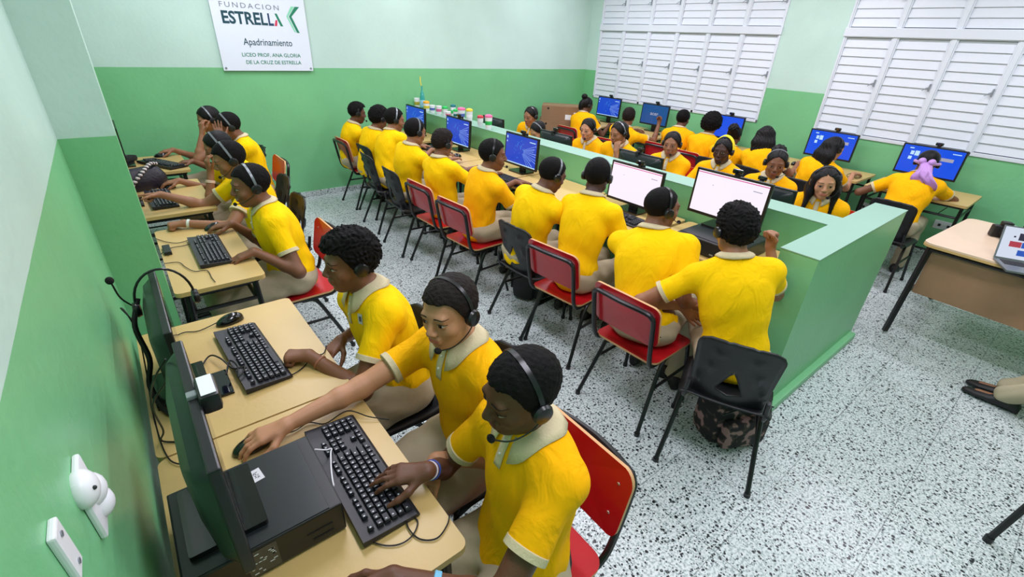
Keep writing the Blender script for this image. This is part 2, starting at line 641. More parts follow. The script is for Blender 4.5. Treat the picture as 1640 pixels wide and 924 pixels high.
# ================================================================ furniture
BEECH = mat('pale_beech_laminate', (204, 173, 110), rough=0.36, vary=(3.0, 0.05), bump=(60, 0.04))
BEECH_E = mat('beech_edge', (206, 170, 108), rough=0.5)
OAK = mat('pale_oak_laminate', (222, 196, 168), rough=0.35, vary=(3.5, 0.05))
OAKP = mat('oak_panel', (158, 122, 92), rough=0.45, vary=(5, 0.08))
BLACKM = mat('black_painted_steel', (18, 20, 22), rough=0.35)
REDP = mat('red_plywood_lacquer', (186, 16, 28), rough=0.3, coat=0.3)
WOODE = mat('plywood_edge', (206, 160, 110), rough=0.6)
BLKP = mat('black_moulded_plastic', (24, 26, 30), rough=0.42, bump=(120, 0.08))
CHROME = mat('steel_rivet', (200, 200, 204), rough=0.25, metal=0.9)

def desk(label, cx, cy, rotz, w=.76, d=.56, h=.75, style='tube', group='student desks'):
    """local +y = side away from the sitter (monitor side), x along the desk"""
    t = thing('computer_desk', label, 'desk', (cx, cy, 0), rotz, None)
    MB().prism(rrect(-w / 2, w / 2, -d / 2, d / 2, .025), h - .022, h).build('tabletop', BEECH, t)
    q = MB()
    a, c = w / 2 - .035, d / 2 - .04
    for sx in (-1, 1):
        q.tube([(sx * a, -c, h - .034), (sx * a, c, h - .034)], .012)
    q.tube([(-a, -c, h - .034), (a, -c, h - .034)], .012)
    q.tube([(-a, c, h - .034), (a, c, h - .034)], .012)
    for sx in (-1, 1):
        for sy in (-1, 1):
            q.tube([(sx * a, sy * (c - .015), h - .13), (sx * a, sy * (c - .015), h - .034)], .010, 6)
    q.tube([(-a, -c + .02, h - .13), (a, -c + .02, h - .13)], .011)
    q.tube([(-a, c - .02, h - .13), (a, c - .02, h - .13)], .009)
    for k in range(1, 5):
        x = -a + 2 * a * k / 5
        q.tube([(x, -c + .02, h - .13), (x, c - .02, h - .13)], .005, 6)
    for sx in (-1, 1):
        q.tube([(sx * a, -c + .015, h - .13), (sx * a, c - .015, h - .13)], .011)
    q.build('frame', BLACKM, t, True)
    q = MB()
    for sx in (-1, 1):
        q.tube([(sx * a, -c - .01, .14), (sx * a, c + .01, .14)], .011)
    q.tube([(-a, c, .14), (a, c, .14)], .011)
    q.build('foot_rail', BLACKM, t, True)
    for sx in (-1, 1):
        for sy in (-1, 1):
            lean = .02
            g = MB().tube([(sx * a, sy * (c - .01), h - .03), (sx * a, sy * (c + lean), .012)], .0135, 10)
            g.box(sx * a - .016, sx * a + .016, sy * (c + lean) - .016, sy * (c + lean) + .016, 0, .02, .004)
            g.build('leg', BLACKM, t, True)
    return t

# left wall row (sitters look towards the left wall, -x)
LX = 0.115
desk('beech desk nearest the camera carrying the black tower computer', LX, .965, 90, w=.74, d=.575)
desk('beech desk with mouse and keyboard in front of the curly-haired boy', LX, 1.725, 90, w=.765, d=.575)
desk('beech desk just behind the pilaster, boy with the wristwatch rests on it', .185, 2.88, 90, w=.94, d=.39)
desk('beech desk under the pointing hand in the left row', .095, 4.07, 90, w=.86, d=.56)
desk('beech desk furthest back in the left row carrying the chain-strap handbag', .095, 5.17, 90, w=.68, d=.56)
# partition, left side (sitters look +x)
for y, lab in ((1.30, 'beech desk in the corner of the partition wing carrying a tower computer'), (2.08, 'beech desk with the white screen next to the corner desk'),
               (2.85, 'beech desk under the folded arms of the boy between two monitors'), (3.40, None), (4.36, 'beech desk with a mouse behind the boy with shaved sides'), (5.42, 'beech desk at the back wall end of the partition, left side')):
    if lab is None:
        continue
    desk(lab, 2.785, y, -90, w=.75, d=.56)
desk('beech desk with blue screen facing the boy who turns his head', 2.785, 3.62 - .01, -90, w=.72, d=.56)
# partition, right side (sitters look -x)
for y, lab in ((1.50, 'beech desk behind the partition in front of the girl with the afro puff'), (2.46, 'beech desk behind the partition in front of the girl with the yellow headband'),
               (3.45, 'beech desk behind the middle of the partition, right side'), (4.6, 'beech desk behind the far end of the partition, right side')):
    desk(lab, 3.565, y, 90, w=.88, d=.51)
# window wall (sitters look +x)
desk('beech desk under the right window with the girl in the lilac ribbon', 5.90, .94, -90, w=.80, d=.62)
desk('beech desk between the two windows used by the girl with hair over her shoulder', 5.95, 1.90, -90, w=.95, d=.60)
desk('beech desk under the left window in front of the curly afro', 6.02, 3.20, -90, w=.85, d=.62)
desk('beech desk below the screen showing a logo on the window wall', 6.02, 4.30, -90, w=.85, d=.62)
desk('beech desk in the far right corner of the room', 6.02, 5.28, -90, w=.80, d=.62)

# ---------------------------------------------------------------- chairs
def chair_legs(t, back_spread=0.0):
    for sx in (-1, 1):
        q = MB().tube(smooth_path([(sx * .165, .10, .405), (sx * .172, .165, .40), (sx * .180, .19, .36), (sx * .208, .220, .012)], 4), .0115, 8)
        q.lathe([(.015, 0), (.015, .02)], 10, (sx * .208, .220, 0))
        q.build('leg', BLACKM, t, True)
        q = MB().tube(smooth_path([(sx * .168, .02, .40), (sx * .175, -.06, .385), (sx * .188, -.13, .25), (sx * .215, -.235, .012)], 4), .0115, 8)
        q.lathe([(.015, 0), (.015, .02)], 10, (sx * .215, -.235, 0))
        q.build('leg', BLACKM, t, True)
    q = MB()
    q.tube([(-.168, .10, .405), (.168, .10, .405)], .010)
    q.tube([(-.170, -.12, .405), (.170, -.12, .405)], .010)
    for sx in (-1, 1):
        MB().tube([(sx * .188, .195, .25), (sx * .188, -.13, .25)], .009, 8).build('side_rail', BLACKM, t, True)
    return q

def make_red_chair():
    t = thing('school_chair', '', 'chair')
    q = chair_legs(t)
    # continuous bent tube: seat side rails, uprights and top bow
    for sx in (-1,):
        pts = [(-.165, .17, .405), (-.170, .0, .41), (-.172, -.14, .405), (-.176, -.192, .43), (-.18, -.222, .50), (-.182, -.258, .70), (-.172, -.268, .735), (-.14, -.276, .752), (0, -.290, .757),
               (.14, -.276, .752), (.172, -.268, .735), (.182, -.258, .70), (.18, -.222, .50), (.176, -.192, .43), (.172, -.14, .405), (.170, 0, .41), (.165, .17, .405)]
        q.tube(smooth_path(pts, 3), .0125, 8)
    q.build('frame', BLACKM, t, True)
    # seat: curved plywood
    def ply(name, outline, fn, th, nrm):
        g = MB()
        n = len(outline)
        vs, fs = [], []
        rings = (0.0, .35, .7, .93, 1.0)
        for side in (0, 1):
            base = len(vs)
            for k in rings:
                for (u, v) in outline:
                    p = Vector(fn(u * k, v * k)) + Vector(nrm) * (th * side)
                    vs.append(tuple(p))
            for r_ in range(len(rings) - 1):
                for i in range(n):
                    j = (i + 1) % n
                    f = (base + r_ * n + i, base + r_ * n + j, base + (r_ + 1) * n + j, base + (r_ + 1) * n + i)
                    fs.append(f)
        m = len(rings) * n
        g.cur = 0
        g.add(vs, fs)
        g.cur = 1
        k0 = (len(rings) - 1) * n
        g.f += [(k0 + i, k0 + (i + 1) % n, m + k0 + (i + 1) % n, m + k0 + i) for i in range(n)]
        g.mi += [1] * n
        return g.build(name, [REDP, WOODE], t, True, auto=50)
    ply('seat', rrect(-.195, .195, -.19, .20, .05), lambda u, v: (u, v + .0, .418 + .10 * u * u - .18 * max(0, v - .12) ** 1.5 + .12 * max(0, -v - .1) ** 1.2), .012, (0, 0, 1))
    s = ply('backrest', rrect(-.20, .20, -.12, .12, .045), lambda u, v: (u, -.222 - .20 * (v + .12) + .55 * u * u, .665 + v), .012, (0, 1, .15))
    for sx in (-1, 1):
        for dz in (-.05, .06):
            MB().ell((sx * .15, -.222 - .20 * (dz + .12) + .55 * .15 ** 2 + .0135, .665 + dz), (.006, .002, .006), 10, 6).build('rivet', CHROME, s)
    return t

def make_black_chair():
    t = thing('school_chair', '', 'chair')
    q = chair_legs(t)
    for sx in (-1, 1):
        q.tube(smooth_path([(sx * .165, .17, .40), (sx * .17, -.1, .405), (sx * .172, -.17, .41), (sx * .17, -.19, .46), (sx * .165, -.205, .53)], 3), .011, 8)
    q.build('frame', BLACKM, t, True)
    # moulded seat
    g = MB()
    nu, nv = 14, 14
    grid = []
    for j in range(nv + 1):
        v = -1 + 2 * j / nv
        w = .205 * (1 - .10 * max(0, abs(v) - .75) * 4 * .5)
        for i in range(nu + 1):
            u = -1 + 2 * i / nu
            x = u * w
            y = v * .20
            z = .425 + .012 * u * u + .10 * max(0, abs(u) - .85) * -1.2 - .10 * max(0, v - .7) * 1.3 + .06 * max(0, -v - .6)
            grid.append((x, y, z))
    fs = [(j * (nu + 1) + i, j * (nu + 1) + i + 1, (j + 1) * (nu + 1) + i + 1, (j + 1) * (nu + 1) + i) for j in range(nv) for i in range(nu)]
    g.add(grid, fs)
    so = g.build('seat', BLKP, t, True)
    md = so.modifiers.new('s', 'SOLIDIFY')
    md.thickness = .008
    # moulded back with A-shaped opening
    g = MB()
    rows = 22
    z0, z1 = .425, .79
    for half in (-1, 1):
        vs = []
        for j in range(rows + 1):
            f = j / rows
            z = z0 + (z1 - z0) * f
            w = .160 + .018 * f
            if f > .86:
                k = (f - .86) / .14
                w -= .05 * (1 - math.sqrt(max(0, 1 - k * k)))
            o = 0.0
            if .22 < f < .50:
                o = .046 * (1 - (f - .22) / .28) + .014
            elif f >= .50 and f < .56:
                o = .014 * (1 - (f - .50) / .06)
            for i in range(8):
                x = half * (o + (w - o) * i / 7)
                y = -.180 - .065 * f + (.9 + .9 * (1 - f)) * x * x - (.012 if (.045 < abs(x) - .11 * (1 - f) < .055 and f > .1) else 0)
                vs.append((x, y, z - .012 * (x / .2) ** 2 * f))
        g.add(vs, [(j * 8 + i, j * 8 + i + 1, (j + 1) * 8 + i + 1, (j + 1) * 8 + i) for j in range(rows) for i in range(7)])
    bo = g.build('backrest', BLKP, t, True)
    me = bo.data
    bm = bmesh.new()
    bm.from_mesh(me)
    bmesh.ops.remove_doubles(bm, verts=bm.verts[:], dist=.0008)
    bmesh.ops.recalc_face_normals(bm, faces=bm.faces[:])
    bm.to_mesh(me)
    bm.free()
    me.polygons.foreach_set('use_smooth', [True] * len(me.polygons))
    md = bo.modifiers.new('s', 'SOLIDIFY')
    md.thickness = .010
    return t
RED0 = make_red_chair()
BLK0 = make_black_chair()
used = {'r': False, 'b': False}
def chair(kind, x, y, rotz, label):
    """rotz: 0 = sitter looks +y"""
    src = RED0 if kind == 'r' else BLK0
    g = 'student chairs'
    if not used[kind]:
        used[kind] = True
        src.location = (x, y, 0)
        src.rotation_euler = (0, 0, R(rotz))
        src['label'] = label
        src['group'] = 'red and black student chairs'
        return src
    return dup(src, (x, y, 0), rotz, label, 'red and black student chairs')

# left row, sitters look -x
chair('r', .635, .655, 89, 'red plywood chair nearest the camera, under the typing boy')
chair('b', .75, 1.09, 90, 'black chair under the middle boy of the front left trio')
chair('b', .61, 1.55, 88, 'black plastic chair behind the curly-haired boy in the left row')
chair('r', .60, 2.84, 90, 'red chair of the smiling boy behind the pilaster')
chair('b', .66, 3.52, 90, 'chair under the boy who points at the screen in the left row')
chair('b', .72, 4.10, 90, 'chair of the student with bracelets in the left row')
chair('r', .84, 4.78, 90, 'red chair at the last desk of the left row, near side')
chair('b', .84, 5.34, 90, 'chair in the far left corner by the back wall')
# partition left side, sitters look +x
chair('r', 2.16, 5.44, -90, 'chair against the back wall in the centre row')
chair('b', 2.20, 5.01, -88, 'chair in the centre row hidden behind the second boy from the back wall')
chair('b', 2.06, 4.58, -93, 'black chair second from the back wall in the centre row')
chair('b', 2.00, 3.93, -92, 'black chair third from the back wall in the centre row')
chair('r', 2.04, 3.42, -88, 'red chair behind the boy with shaved sides in the centre row')
chair('r', 2.02, 2.88, -86, 'red chair of the boy who turns his head towards the window')
chair('b', 2.07, 2.23, -90, 'black plastic chair between two red chairs in the centre row')
chair('r', 2.06, 1.84, -84, 'red chair of the boy seen from behind with slim shoulders')
chair('r', 1.97, 1.19, -88, 'red chair of the broad-shouldered boy, second from the wing wall')
chair('b', 1.985, .70, -66, 'black plastic chair with triangular opening beside the wing wall')
# partition right side, sitters look -x
chair('r', 4.10, 1.15, 90, 'chair of the long-haired girl nearest the wing wall')
chair('b', 4.22, 1.67, 90, 'chair of the girl with the afro puff')
chair('r', 4.30, 2.17, 90, 'chair of the girl with the yellow headband')
chair('r', 4.22, 2.66, 90, 'chair of the girl with centre-parted hair facing the camera')
chair('r', 4.15, 3.18, 90, 'chair of the girl resting her chin on her hand')
chair('r', 4.18, 3.62, 90, 'chair of the girl left of the one resting her chin')
chair('r', 4.20, 4.10, 90, 'chair in front of the cardboard boxes, near one')
chair('r', 4.22, 4.62, 90, 'chair in front of the cardboard boxes, far one')
# window row, sitters look +x
chair('b', 5.23, .93, -92, 'black chair of the girl with the lilac ribbon')
chair('b', 5.24, 1.72, -95, 'black chair of the girl in profile under the right window')
chair('b', 5.28, 2.24, -100, 'black chair of the girl with long wavy hair')
chair('b', 5.30, 2.72, -90, 'chair of the student with the round hair puff')
chair('r', 5.42, 3.10, -90, 'chair of the student with the curly afro')
chair('r', 5.52, 3.56, -90, 'red chair under the left window left of the curly afro')
chair('r', 5.12, 4.16, -85, 'red chair of the student with an elbow on the desk')
chair('r', 5.30, 4.98, -90, 'red chair of the student in the far right corner')

# ---------------------------------------------------------------- teacher's desk
t = thing('teacher_desk', 'large pale oak teacher desk with black legs at the right edge', 'desk', (4.62, -.30, 0), -4)
w, d = 1.05, 1.60
MB().prism(rrect(-w / 2, w / 2, -d / 2, d / 2, .07), .725, .75).build('tabletop', OAK, t)
q = MB()
q.prism(rrect(-w / 2 - .002, w / 2 + .002, -d / 2 - .002, d / 2 + .002, .072), .722, .738)
q.build('edge_band', BEECH_E, t)
MB().box(-w / 2 + .07, -w / 2 + .09, -d / 2 + .1, d / 2 - .06, .36, .722).build('modesty_panel', OAKP, t)
MB().box(-w / 2 + .16, w / 2 - .16, d / 2 - .075, d / 2 - .06, .34, .70).build('side_panel', BEECH_E, t)
for sx in (-1, 1):
    for sy in (-1, 1):
        g = MB().tube([(sx * (w / 2 - .06), sy * (d / 2 - .045), .722), (sx * (w / 2 - .03), sy * (d / 2 - .03), .015)], .02, 4)
        g.build('leg', BLACKM, t)
    MB().tube([(sx * (w / 2 - .05), -d / 2 + .05, .70), (sx * (w / 2 - .05), d / 2 - .05, .70)], .015, 6).build('rail', BLACKM, t)
MB().tube([(-w / 2 + .05, d / 2 - .04, .36), (w / 2 - .05, d / 2 - .04, .36)], .015, 6).build('rail', BLACKM, t)
# ================================================================ computers
MON = mat('monitor_black_plastic', (20, 22, 24), rough=0.35)
MONB = mat('monitor_back_plastic', (30, 36, 38), rough=0.3)
KEYB = mat('keyboard_body', (26, 28, 34), rough=0.45)
KEYC = mat('keycap', (34, 37, 44), rough=0.5)
LEGEND = mat('key_legend', (205, 208, 212), rough=0.6)
RUBBER = mat('black_rubber', (14, 14, 16), rough=0.55)
GLOSS = mat('gloss_black', (12, 13, 15), rough=0.15, coat=0.4)
LABELW = mat('white_label', (228, 230, 232), rough=0.6)
LENS = mat('lens_glass', (10, 14, 30), rough=0.05, coat=1.0)
SILV = mat('silver_plastic', (150, 156, 160), rough=0.3, metal=0.4)
def emis(name, rgb, s=1.0):
    if name in MATS:
        return MATS[name]
    m, nt, b = node_mat(name)
    b.inputs['Base Color'].default_value = (0.01, 0.01, 0.01, 1)
    b.inputs['Emission Color'].default_value = lin(rgb)
    b.inputs['Emission Strength'].default_value = s
    b.inputs['Roughness'].default_value = 0.2
    return m
S_BLUE = emis('screen_blue', (14, 66, 196), 1.0)
S_BLUE2 = emis('screen_bright_blue', (0, 78, 226), 1.0)
S_NAVY = emis('screen_logo_blue', (14, 74, 140), 1.0)
S_WHITE = emis('screen_white', (246, 236, 250), 1.05)
S_PINK = emis('screen_pink', (222, 70, 150), 0.9)
S_LINE = emis('screen_streak', (150, 190, 250), 1.0)
S_TILE = emis('screen_tile', (190, 226, 250), 1.0)
S_CYAN = emis('screen_cyan', (90, 200, 250), 1.0)
S_RED = emis('screen_red', (200, 50, 70), 0.8)
S_GREY = emis('screen_grey', (170, 170, 190), 0.9)
ACER = None
def monitor(label, loc, rotz, content, w=.47, h=.29, stand=.03, tilt=3, webcam=True, back=True, camlabel=None, headset=False):
    """local: screen faces -y (sitter at -y)"""
    t = thing('computer_monitor', label, 'monitor', loc, rotz)
    base = MB()
    base.prism(rrect(-.10, .10, -.085, .07, .006), 0, .014)
    base.build('stand_base', GLOSS, t)
    q = MB()
    q.box(-.035, .035, -.005, .025, .012, stand + .10, .006)
    q.build('stand_neck', MON, t)
    T = Matrix.Translation((0, 0, stand + .02)) @ Matrix.Rotation(R(-tilt), 4, 'X')
    q = MB(); q.T = T
    q.box(-w / 2, w / 2, -.038, -.016, 0, h, .004)
    pn = q.build('bezel', MON, t)
    q = MB(); q.T = T
    # bulged rear housing
    pts = []
    for (sc, yy) in ((1.0, -.017), (.90, .006), (.55, .024)):
        pts.append([(x * sc, yy, h / 2 + (z - h / 2) * sc) for x, z in rrect(-w / 2 + .008, w / 2 - .008, .01, h - .01, .03, 3)])
    n = len(pts[0])
    vs = [p for ring in pts for p in ring]
    fs = [(r_ * n + i, r_ * n + (i + 1) % n, (r_ + 1) * n + (i + 1) % n, (r_ + 1) * n + i) for r_ in range(2) for i in range(n)] + [tuple(2 * n + i for i in range(n))]
    q.add(vs, fs)
    q.build('rear_housing', MONB, t, True)
    # screen and what it shows
    sw, sh = w - .03, h - .034
    z0 = .020
    yS = -.0385
    def rect(x0, x1, za, zb, lift=.0006):
        """x from -1..1 (sitter's left to right), z 0..1"""
        return [(x0 * sw / 2, yS - lift, z0 + za * sh), (x1 * sw / 2, yS - lift, z0 + za * sh), (x1 * sw / 2, yS - lift, z0 + zb * sh), (x0 * sw / 2, yS - lift, z0 + zb * sh)]
    cols = {'streak': S_BLUE, 'tiles': S_BLUE2, 'plain': S_BLUE2, 'logo': S_NAVY, 'page': S_WHITE, 'off': GLOSS}
    q = MB(); q.T = T
    q.quad(*rect(-1, 1, 0, 1, .0002))
    scn = q.build('screen', cols[content], t)
    def layer(name, m, quads):
        q = MB(); q.T = T
        for a in quads:
            q.quad(*a)
        q.build(name, m, scn)
    if content == 'streak':
        rnd = random.Random(hash(label) % 1000 if False else 5)
        def seg(x0, za, x1, zb, wd):
            a = Vector((x0 * sw / 2, 0, z0 + za * sh)); c = Vector((x1 * sw / 2, 0, z0 + zb * sh))
            dn = (c - a).normalized(); nn = Vector((-dn.z, 0, dn.x)) * wd
            yy = yS - .0008
            return [(a.x - nn.x * .3, yy, a.z - nn.z * .3), (c.x - nn.x, yy, c.z - nn.z), (c.x + nn.x, yy, c.z + nn.z), (a.x + nn.x * .3, yy, a.z + nn.z * .3)]
        qs = []
        for k in range(11):
            an = R(-62 + 9 * k)
            L = .75 + rnd.random() * .35
            qs.append(seg(.08 + .12 * math.cos(an), .5 + .12 * math.sin(an), .08 + L * math.cos(an), .5 + L * .62 * math.sin(an), .0016 + rnd.random() * .0016))
        layer('light_streaks', S_LINE, [[(max(-sw / 2, min(sw / 2, p[0])), p[1], max(z0, min(z0 + sh, p[2]))) for p in a] for a in qs])
        sq = []
        for k in range(26):
            an = rnd.random() * 6.28
            rr = .1 + .28 * rnd.random()
            x, z = -.12 + rr * math.cos(an), .55 + .9 * rr * math.sin(an)
            sq.append(seg(x, z, x + .1 * (rnd.random() - .3), z + .12 * (rnd.random() - .5), .0013))
        layer('bright_sparks', S_CYAN, sq)
        layer('desktop_icons', S_TILE, [rect(-.95, -.88, .84, .93), rect(-.95, -.9, .70, .76), rect(.55, .92, .86, .89), rect(-1, 1, 0, .035)])
    elif content == 'tiles':
        layer('start_tiles', S_TILE, [rect(-.72, -.60, .66, .80), rect(-.57, -.42, .64, .82), rect(-.74, -.62, .48, .60), rect(-.80, -.66, .88, .92), rect(.62, .9, .87, .90)])
        layer('start_tiles_right', S_GREY, [rect(.30, .74, .58, .70)])
    elif content == 'page':
        layer('toolbar', S_PINK, [rect(-1, 1, .955, .975)])
        layer('page_text', S_GREY, [rect(.62, .86, .80, .82), rect(-.5, -.47, .70, .72)])
    elif content == 'logo':
        vs, fs = text_geo('acer', 1.0, bold=.02, spacing=1.05)
        mx = max(v[0] for v in vs)
        k = .14 / mx
        q = MB(); q.T = T
        q.add([(-.07 + v[0] * k, yS - .0008, z0 + sh * .47 + v[1] * k * .9) for v in vs], fs)
        q.build('start_up_logo', S_GREY, scn)
    if webcam:
        wc = thing('webcam', camlabel or ('webcam above the ' + label.replace('screen with a ', '').replace('in front of the girl with the lilac ribbon', 'before the girl with the lilac ribbon').replace('top of the ', '').replace('monitor back ', 'dark monitor ').replace(' on the desktop computer', '').replace(', furthest back along the partition', ', furthest back')), 'webcam', tuple(Matrix.Translation(loc) @ Matrix.Rotation(R(rotz), 4, 'Z') @ T @ Vector((0.02, 0, h))), rotz)
        MB().box(-.032, .032, -.05, -.026, .014, .044, .010).build('body', GLOSS, wc, True)
        MB().lathe([(.012, -.054), (.012, -.049)], 16, (0, 0, .029), 'y').build('lens', LENS, wc)
        MB().box(-.014, .014, -.045, .012, .001, .016, .004).build('clip', RUBBER, wc)
        MB().box(-.012, .012, .006, .014, -.03, .008, .003).build('clip_foot', RUBBER, wc)
    return t

def keyboard(label, loc, rotz, detail=True):
    t = thing('keyboard', label, 'keyboard', loc, rotz)
    q = MB()
    L, W = .445, .152
    prof = [(-W / 2, .004), (-W / 2, .010), (-W / 2 + .008, .015), (W / 2 - .03, .022), (W / 2, .025), (W / 2, .006)]
    vs = [(-L / 2, y, z) for y, z in prof] + [(L / 2, y, z) for y, z in prof]
    n = len(prof)
    q.add(vs, [tuple(range(n)), tuple(range(n, 2 * n))] + [(i, (i + 1) % n, n + (i + 1) % n, n + i) for i in range(n)])
    for sx in (-1, 1):
        for y in (-.06, .06):
            q.box(sx * .2 - .01, sx * .2 + .01, y - .006, y + .006, 0, .006)
    q.build('body', KEYB, t)
    g = MB()
    P = .0190
    def key(cx, cy, w=1.0, h=1.0, mark=True):
        hw, hh = P * w / 2 - .0012, P * h / 2 - .0012
        zt = .0185 + (cy + W / 2) * .075 + .0065
        zb = zt - .0075
        k = .0022
        g.cur = 0
        vs = [(cx - hw, cy - hh, zb), (cx + hw, cy - hh, zb), (cx + hw, cy + hh, zb), (cx - hw, cy + hh, zb),
              (cx - hw + k, cy - hh + k, zt), (cx + hw - k, cy - hh + k, zt), (cx + hw - k, cy + hh - k * .6, zt + .0008), (cx - hw + k, cy + hh - k * .6, zt + .0008)]
        g.add(vs, [(4, 5, 6, 7), (0, 1, 5, 4), (1, 2, 6, 5), (2, 3, 7, 6), (3, 0, 4, 7)])
        if mark and detail:
            g.cur = 1
            r_ = random.random()
            mx, my = cx - hw * .35, cy + hh * .15
            s = .0020
            g.add([(mx - s, my - s, zt + .0007), (mx + s * (.4 + r_), my - s, zt + .0007), (mx + s * (.4 + r_), my + s * 1.2, zt + .0009), (mx - s, my + s * 1.2, zt + .0009)], [(0, 1, 2, 3)])
    X0 = -L / 2 + .016
    y = W / 2 - .030
    for i in range(13):
        if i == 1: continue
        key(X0 + P * (i + .5) + (.010 * ((i - 2) // 4) if i > 1 else 0), y, .92, .85)
    rows = [([1] * 13 + [2]), ([1.5] + [1] * 12 + [1.5]), ([1.75] + [1] * 11 + [2.25]), ([1.25] + [1] * 11 + [2.75]), ([1.5, 1, 1.5, 6, 1.5, 1, 1, 1.5])]
    for r_, row in enumerate(rows):
        x = X0
        yy = y - .024 - P * r_
        for wk in row:
            key(x + P * wk / 2, yy, wk, 1, wk < 3)
            x += P * wk
    xn = X0 + P * 15 + .008
    for c_ in range(3):
        key(xn + P * (c_ + .5), y, .92, .85)
        key(xn + P * (c_ + .5), y - .024)
        key(xn + P * (c_ + .5), y - .024 - P)
        key(xn + P * (c_ + .5), y - .024 - P * 4)
    key(xn + P * 1.5, y - .024 - P * 3)
    xp = xn + P * 3 + .008
    for c_ in range(4):
        for r_ in range(5):
            if xp + P * (c_ + .5) < L / 2 - .006:
                key(xp + P * (c_ + .5), y - .024 - P * r_)
    g.build('keycaps', [KEYC, LEGEND], t, kind='stuff')
    return t

def mouse(label, loc, rotz):
    t = thing('computer_mouse', label, 'mouse', loc, rotz)
    vs, fs = [], []
    n, m = 16, 8
    for j in range(m + 1):
        ph = math.pi / 2 * j / m
        for k in range(n):
            a = 2 * math.pi * k / n
            x = .030 * math.cos(ph) * math.cos(a) * (1 + .06 * math.sin(a) ** 2)
            yv = .055 * math.cos(ph) * math.sin(a)
            z = .036 * math.sin(ph) ** .9 * (1 - .22 * (yv / .055)) + .003
            vs.append((x, yv, z))
    for j in range(m):
        for k in range(n):
            k2 = (k + 1) % n
            fs.append((j * n + k, j * n + k2, (j + 1) * n + k2, (j + 1) * n + k))
    fs.append(tuple(range(n))[::-1])
    q = MB(); q.add(vs, fs)
    q.build('shell', GLOSS, t, True, auto=60)
    MB().tube([(-.0, .020, .030), (0, .034, .026)], .0035, 8).build('scroll_wheel', RUBBER, t)
    return t

def cable(label, pts, r=.0022, cat='cable', m=None, name='cable'):
    P = smooth_path(pts, 6)
    o = Vector(pts[0])
    q = MB()
    q.tube([p - o for p in P], r, 6)
    ob = q.build(name, m or RUBBER, None, True)
    ob.location = o
    tag(ob, label, cat)
    return ob

def tower(label, loc, rotz, w=.33, d=.27, h=.098):
    """lies flat; local -y side = front with ports"""
    t = thing('desktop_computer', label, 'computer', loc, rotz)
    MB().box(-w / 2, w / 2, -d / 2, d / 2, .006, h, .004).build('case', MON, t)
    MB().box(-w / 2 + .004, w / 2 - .004, -d / 2 + .03, d / 2 - .004, h - .002, h + .0025, .001).build('cover', MONB, t)
    for sx in (-1, 1):
        for sy in (-1, 1):
            MB().lathe([(.012, 0), (.012, .008)], 10, (sx * (w / 2 - .03), sy * (d / 2 - .03), 0)).build('foot', RUBBER, t)
    q = MB()
    for k in range(3):
        q.box(w / 2 - .06 - k * .05, w / 2 - .035 - k * .05, -d / 2 - .001, -d / 2 + .001, .02, .028)
    for k in range(7):
        q.box(-w / 2 + .03 + k * .018, -w / 2 + .038 + k * .018, -d / 2 - .001, -d / 2 + .001, .05, .085)
    q.build('ports', SILV, t)
    return t

# ---- front left desk: tower, monitor on it, keyboard
tw = tower('black desktop computer lying flat on the nearest desk', (.015, .95, .75), 90, .27, .33, .1)
STK = mat('printed_white_sticker', (214, 216, 218), rough=0.6)
q = MB()
q.box(-.021, .021, -.014, .014, 0, .0008)
s = q.build('sticker', STK, tw)
s.location = (.068, -.020, .1027)
s.rotation_euler = (0, 0, R(8))
q = MB()
_r = random.Random(3)
for i in range(10):
    for j in range(5):
        if _r.random() < .6:
            q.box(-.011 + i * .0022, -.0095 + i * .0022, -.006 + j * .0024, -.0042 + j * .0024, .0008, .0011)
q.build('printed_marks', RUBBER, s)
q = MB()
q.box(-.1365, -.1355, -.012, .052, .014, .092)
q.build('regulatory_label', mat('grey_brown_label', (84, 74, 66), rough=0.6), tw)
q = MB()
for i in range(24):
    a = -.008 + _r.random() * .05
    c = .020 + int(_r.random() * 12) * .0055
    q.box(-.1370, -.1364, a, min(.05, a + .008 * (0.5 + _r.random())), c, c + .0022)
q.build('label_print', STK, tw)
MB().box(-.137, -.1352, -.135, -.075, .050, .054).build('vent_slot', RUBBER, tw)
MB().box(-.137, -.1352, -.135, -.085, .026, .030).build('vent_slot', RUBBER, tw)
monitor('monitor with its back to the camera standing on the nearest desktop computer', (-.058, .96, .8525), 90, 'off', tilt=0, webcam=False)
monitor('second monitor from the camera on the left row, a headset hung over it', (-.078, 1.67, .75), 90, 'off', tilt=0, webcam=False)
monitor('thin dark monitor edge peeking past the pilaster at the furthest left desk', (-.070, 5.22, .75), 90, 'off', tilt=0, webcam=False)
monitor('monitor mostly hidden by the pilaster above the handbag', (-.098, 4.0, .75), 90, 'off', tilt=0, webcam=False)
# white-capped webcam on the nearest monitor
wc = thing('webcam', 'large webcam with a white top on the nearest monitor, seen from behind', 'webcam', (-.035, .955, 1.165), 90)
MB().box(-.042, .042, -.050, -.012, .0, .045, .010).build('body', MON, wc, True)
MB().box(-.034, .034, -.045, -.018, .0445, .046, .001).build('white_cover', LABELW, wc)
MB().box(-.010, .010, -.02, .006, .020, .036, .003).build('clip', SILV, wc)
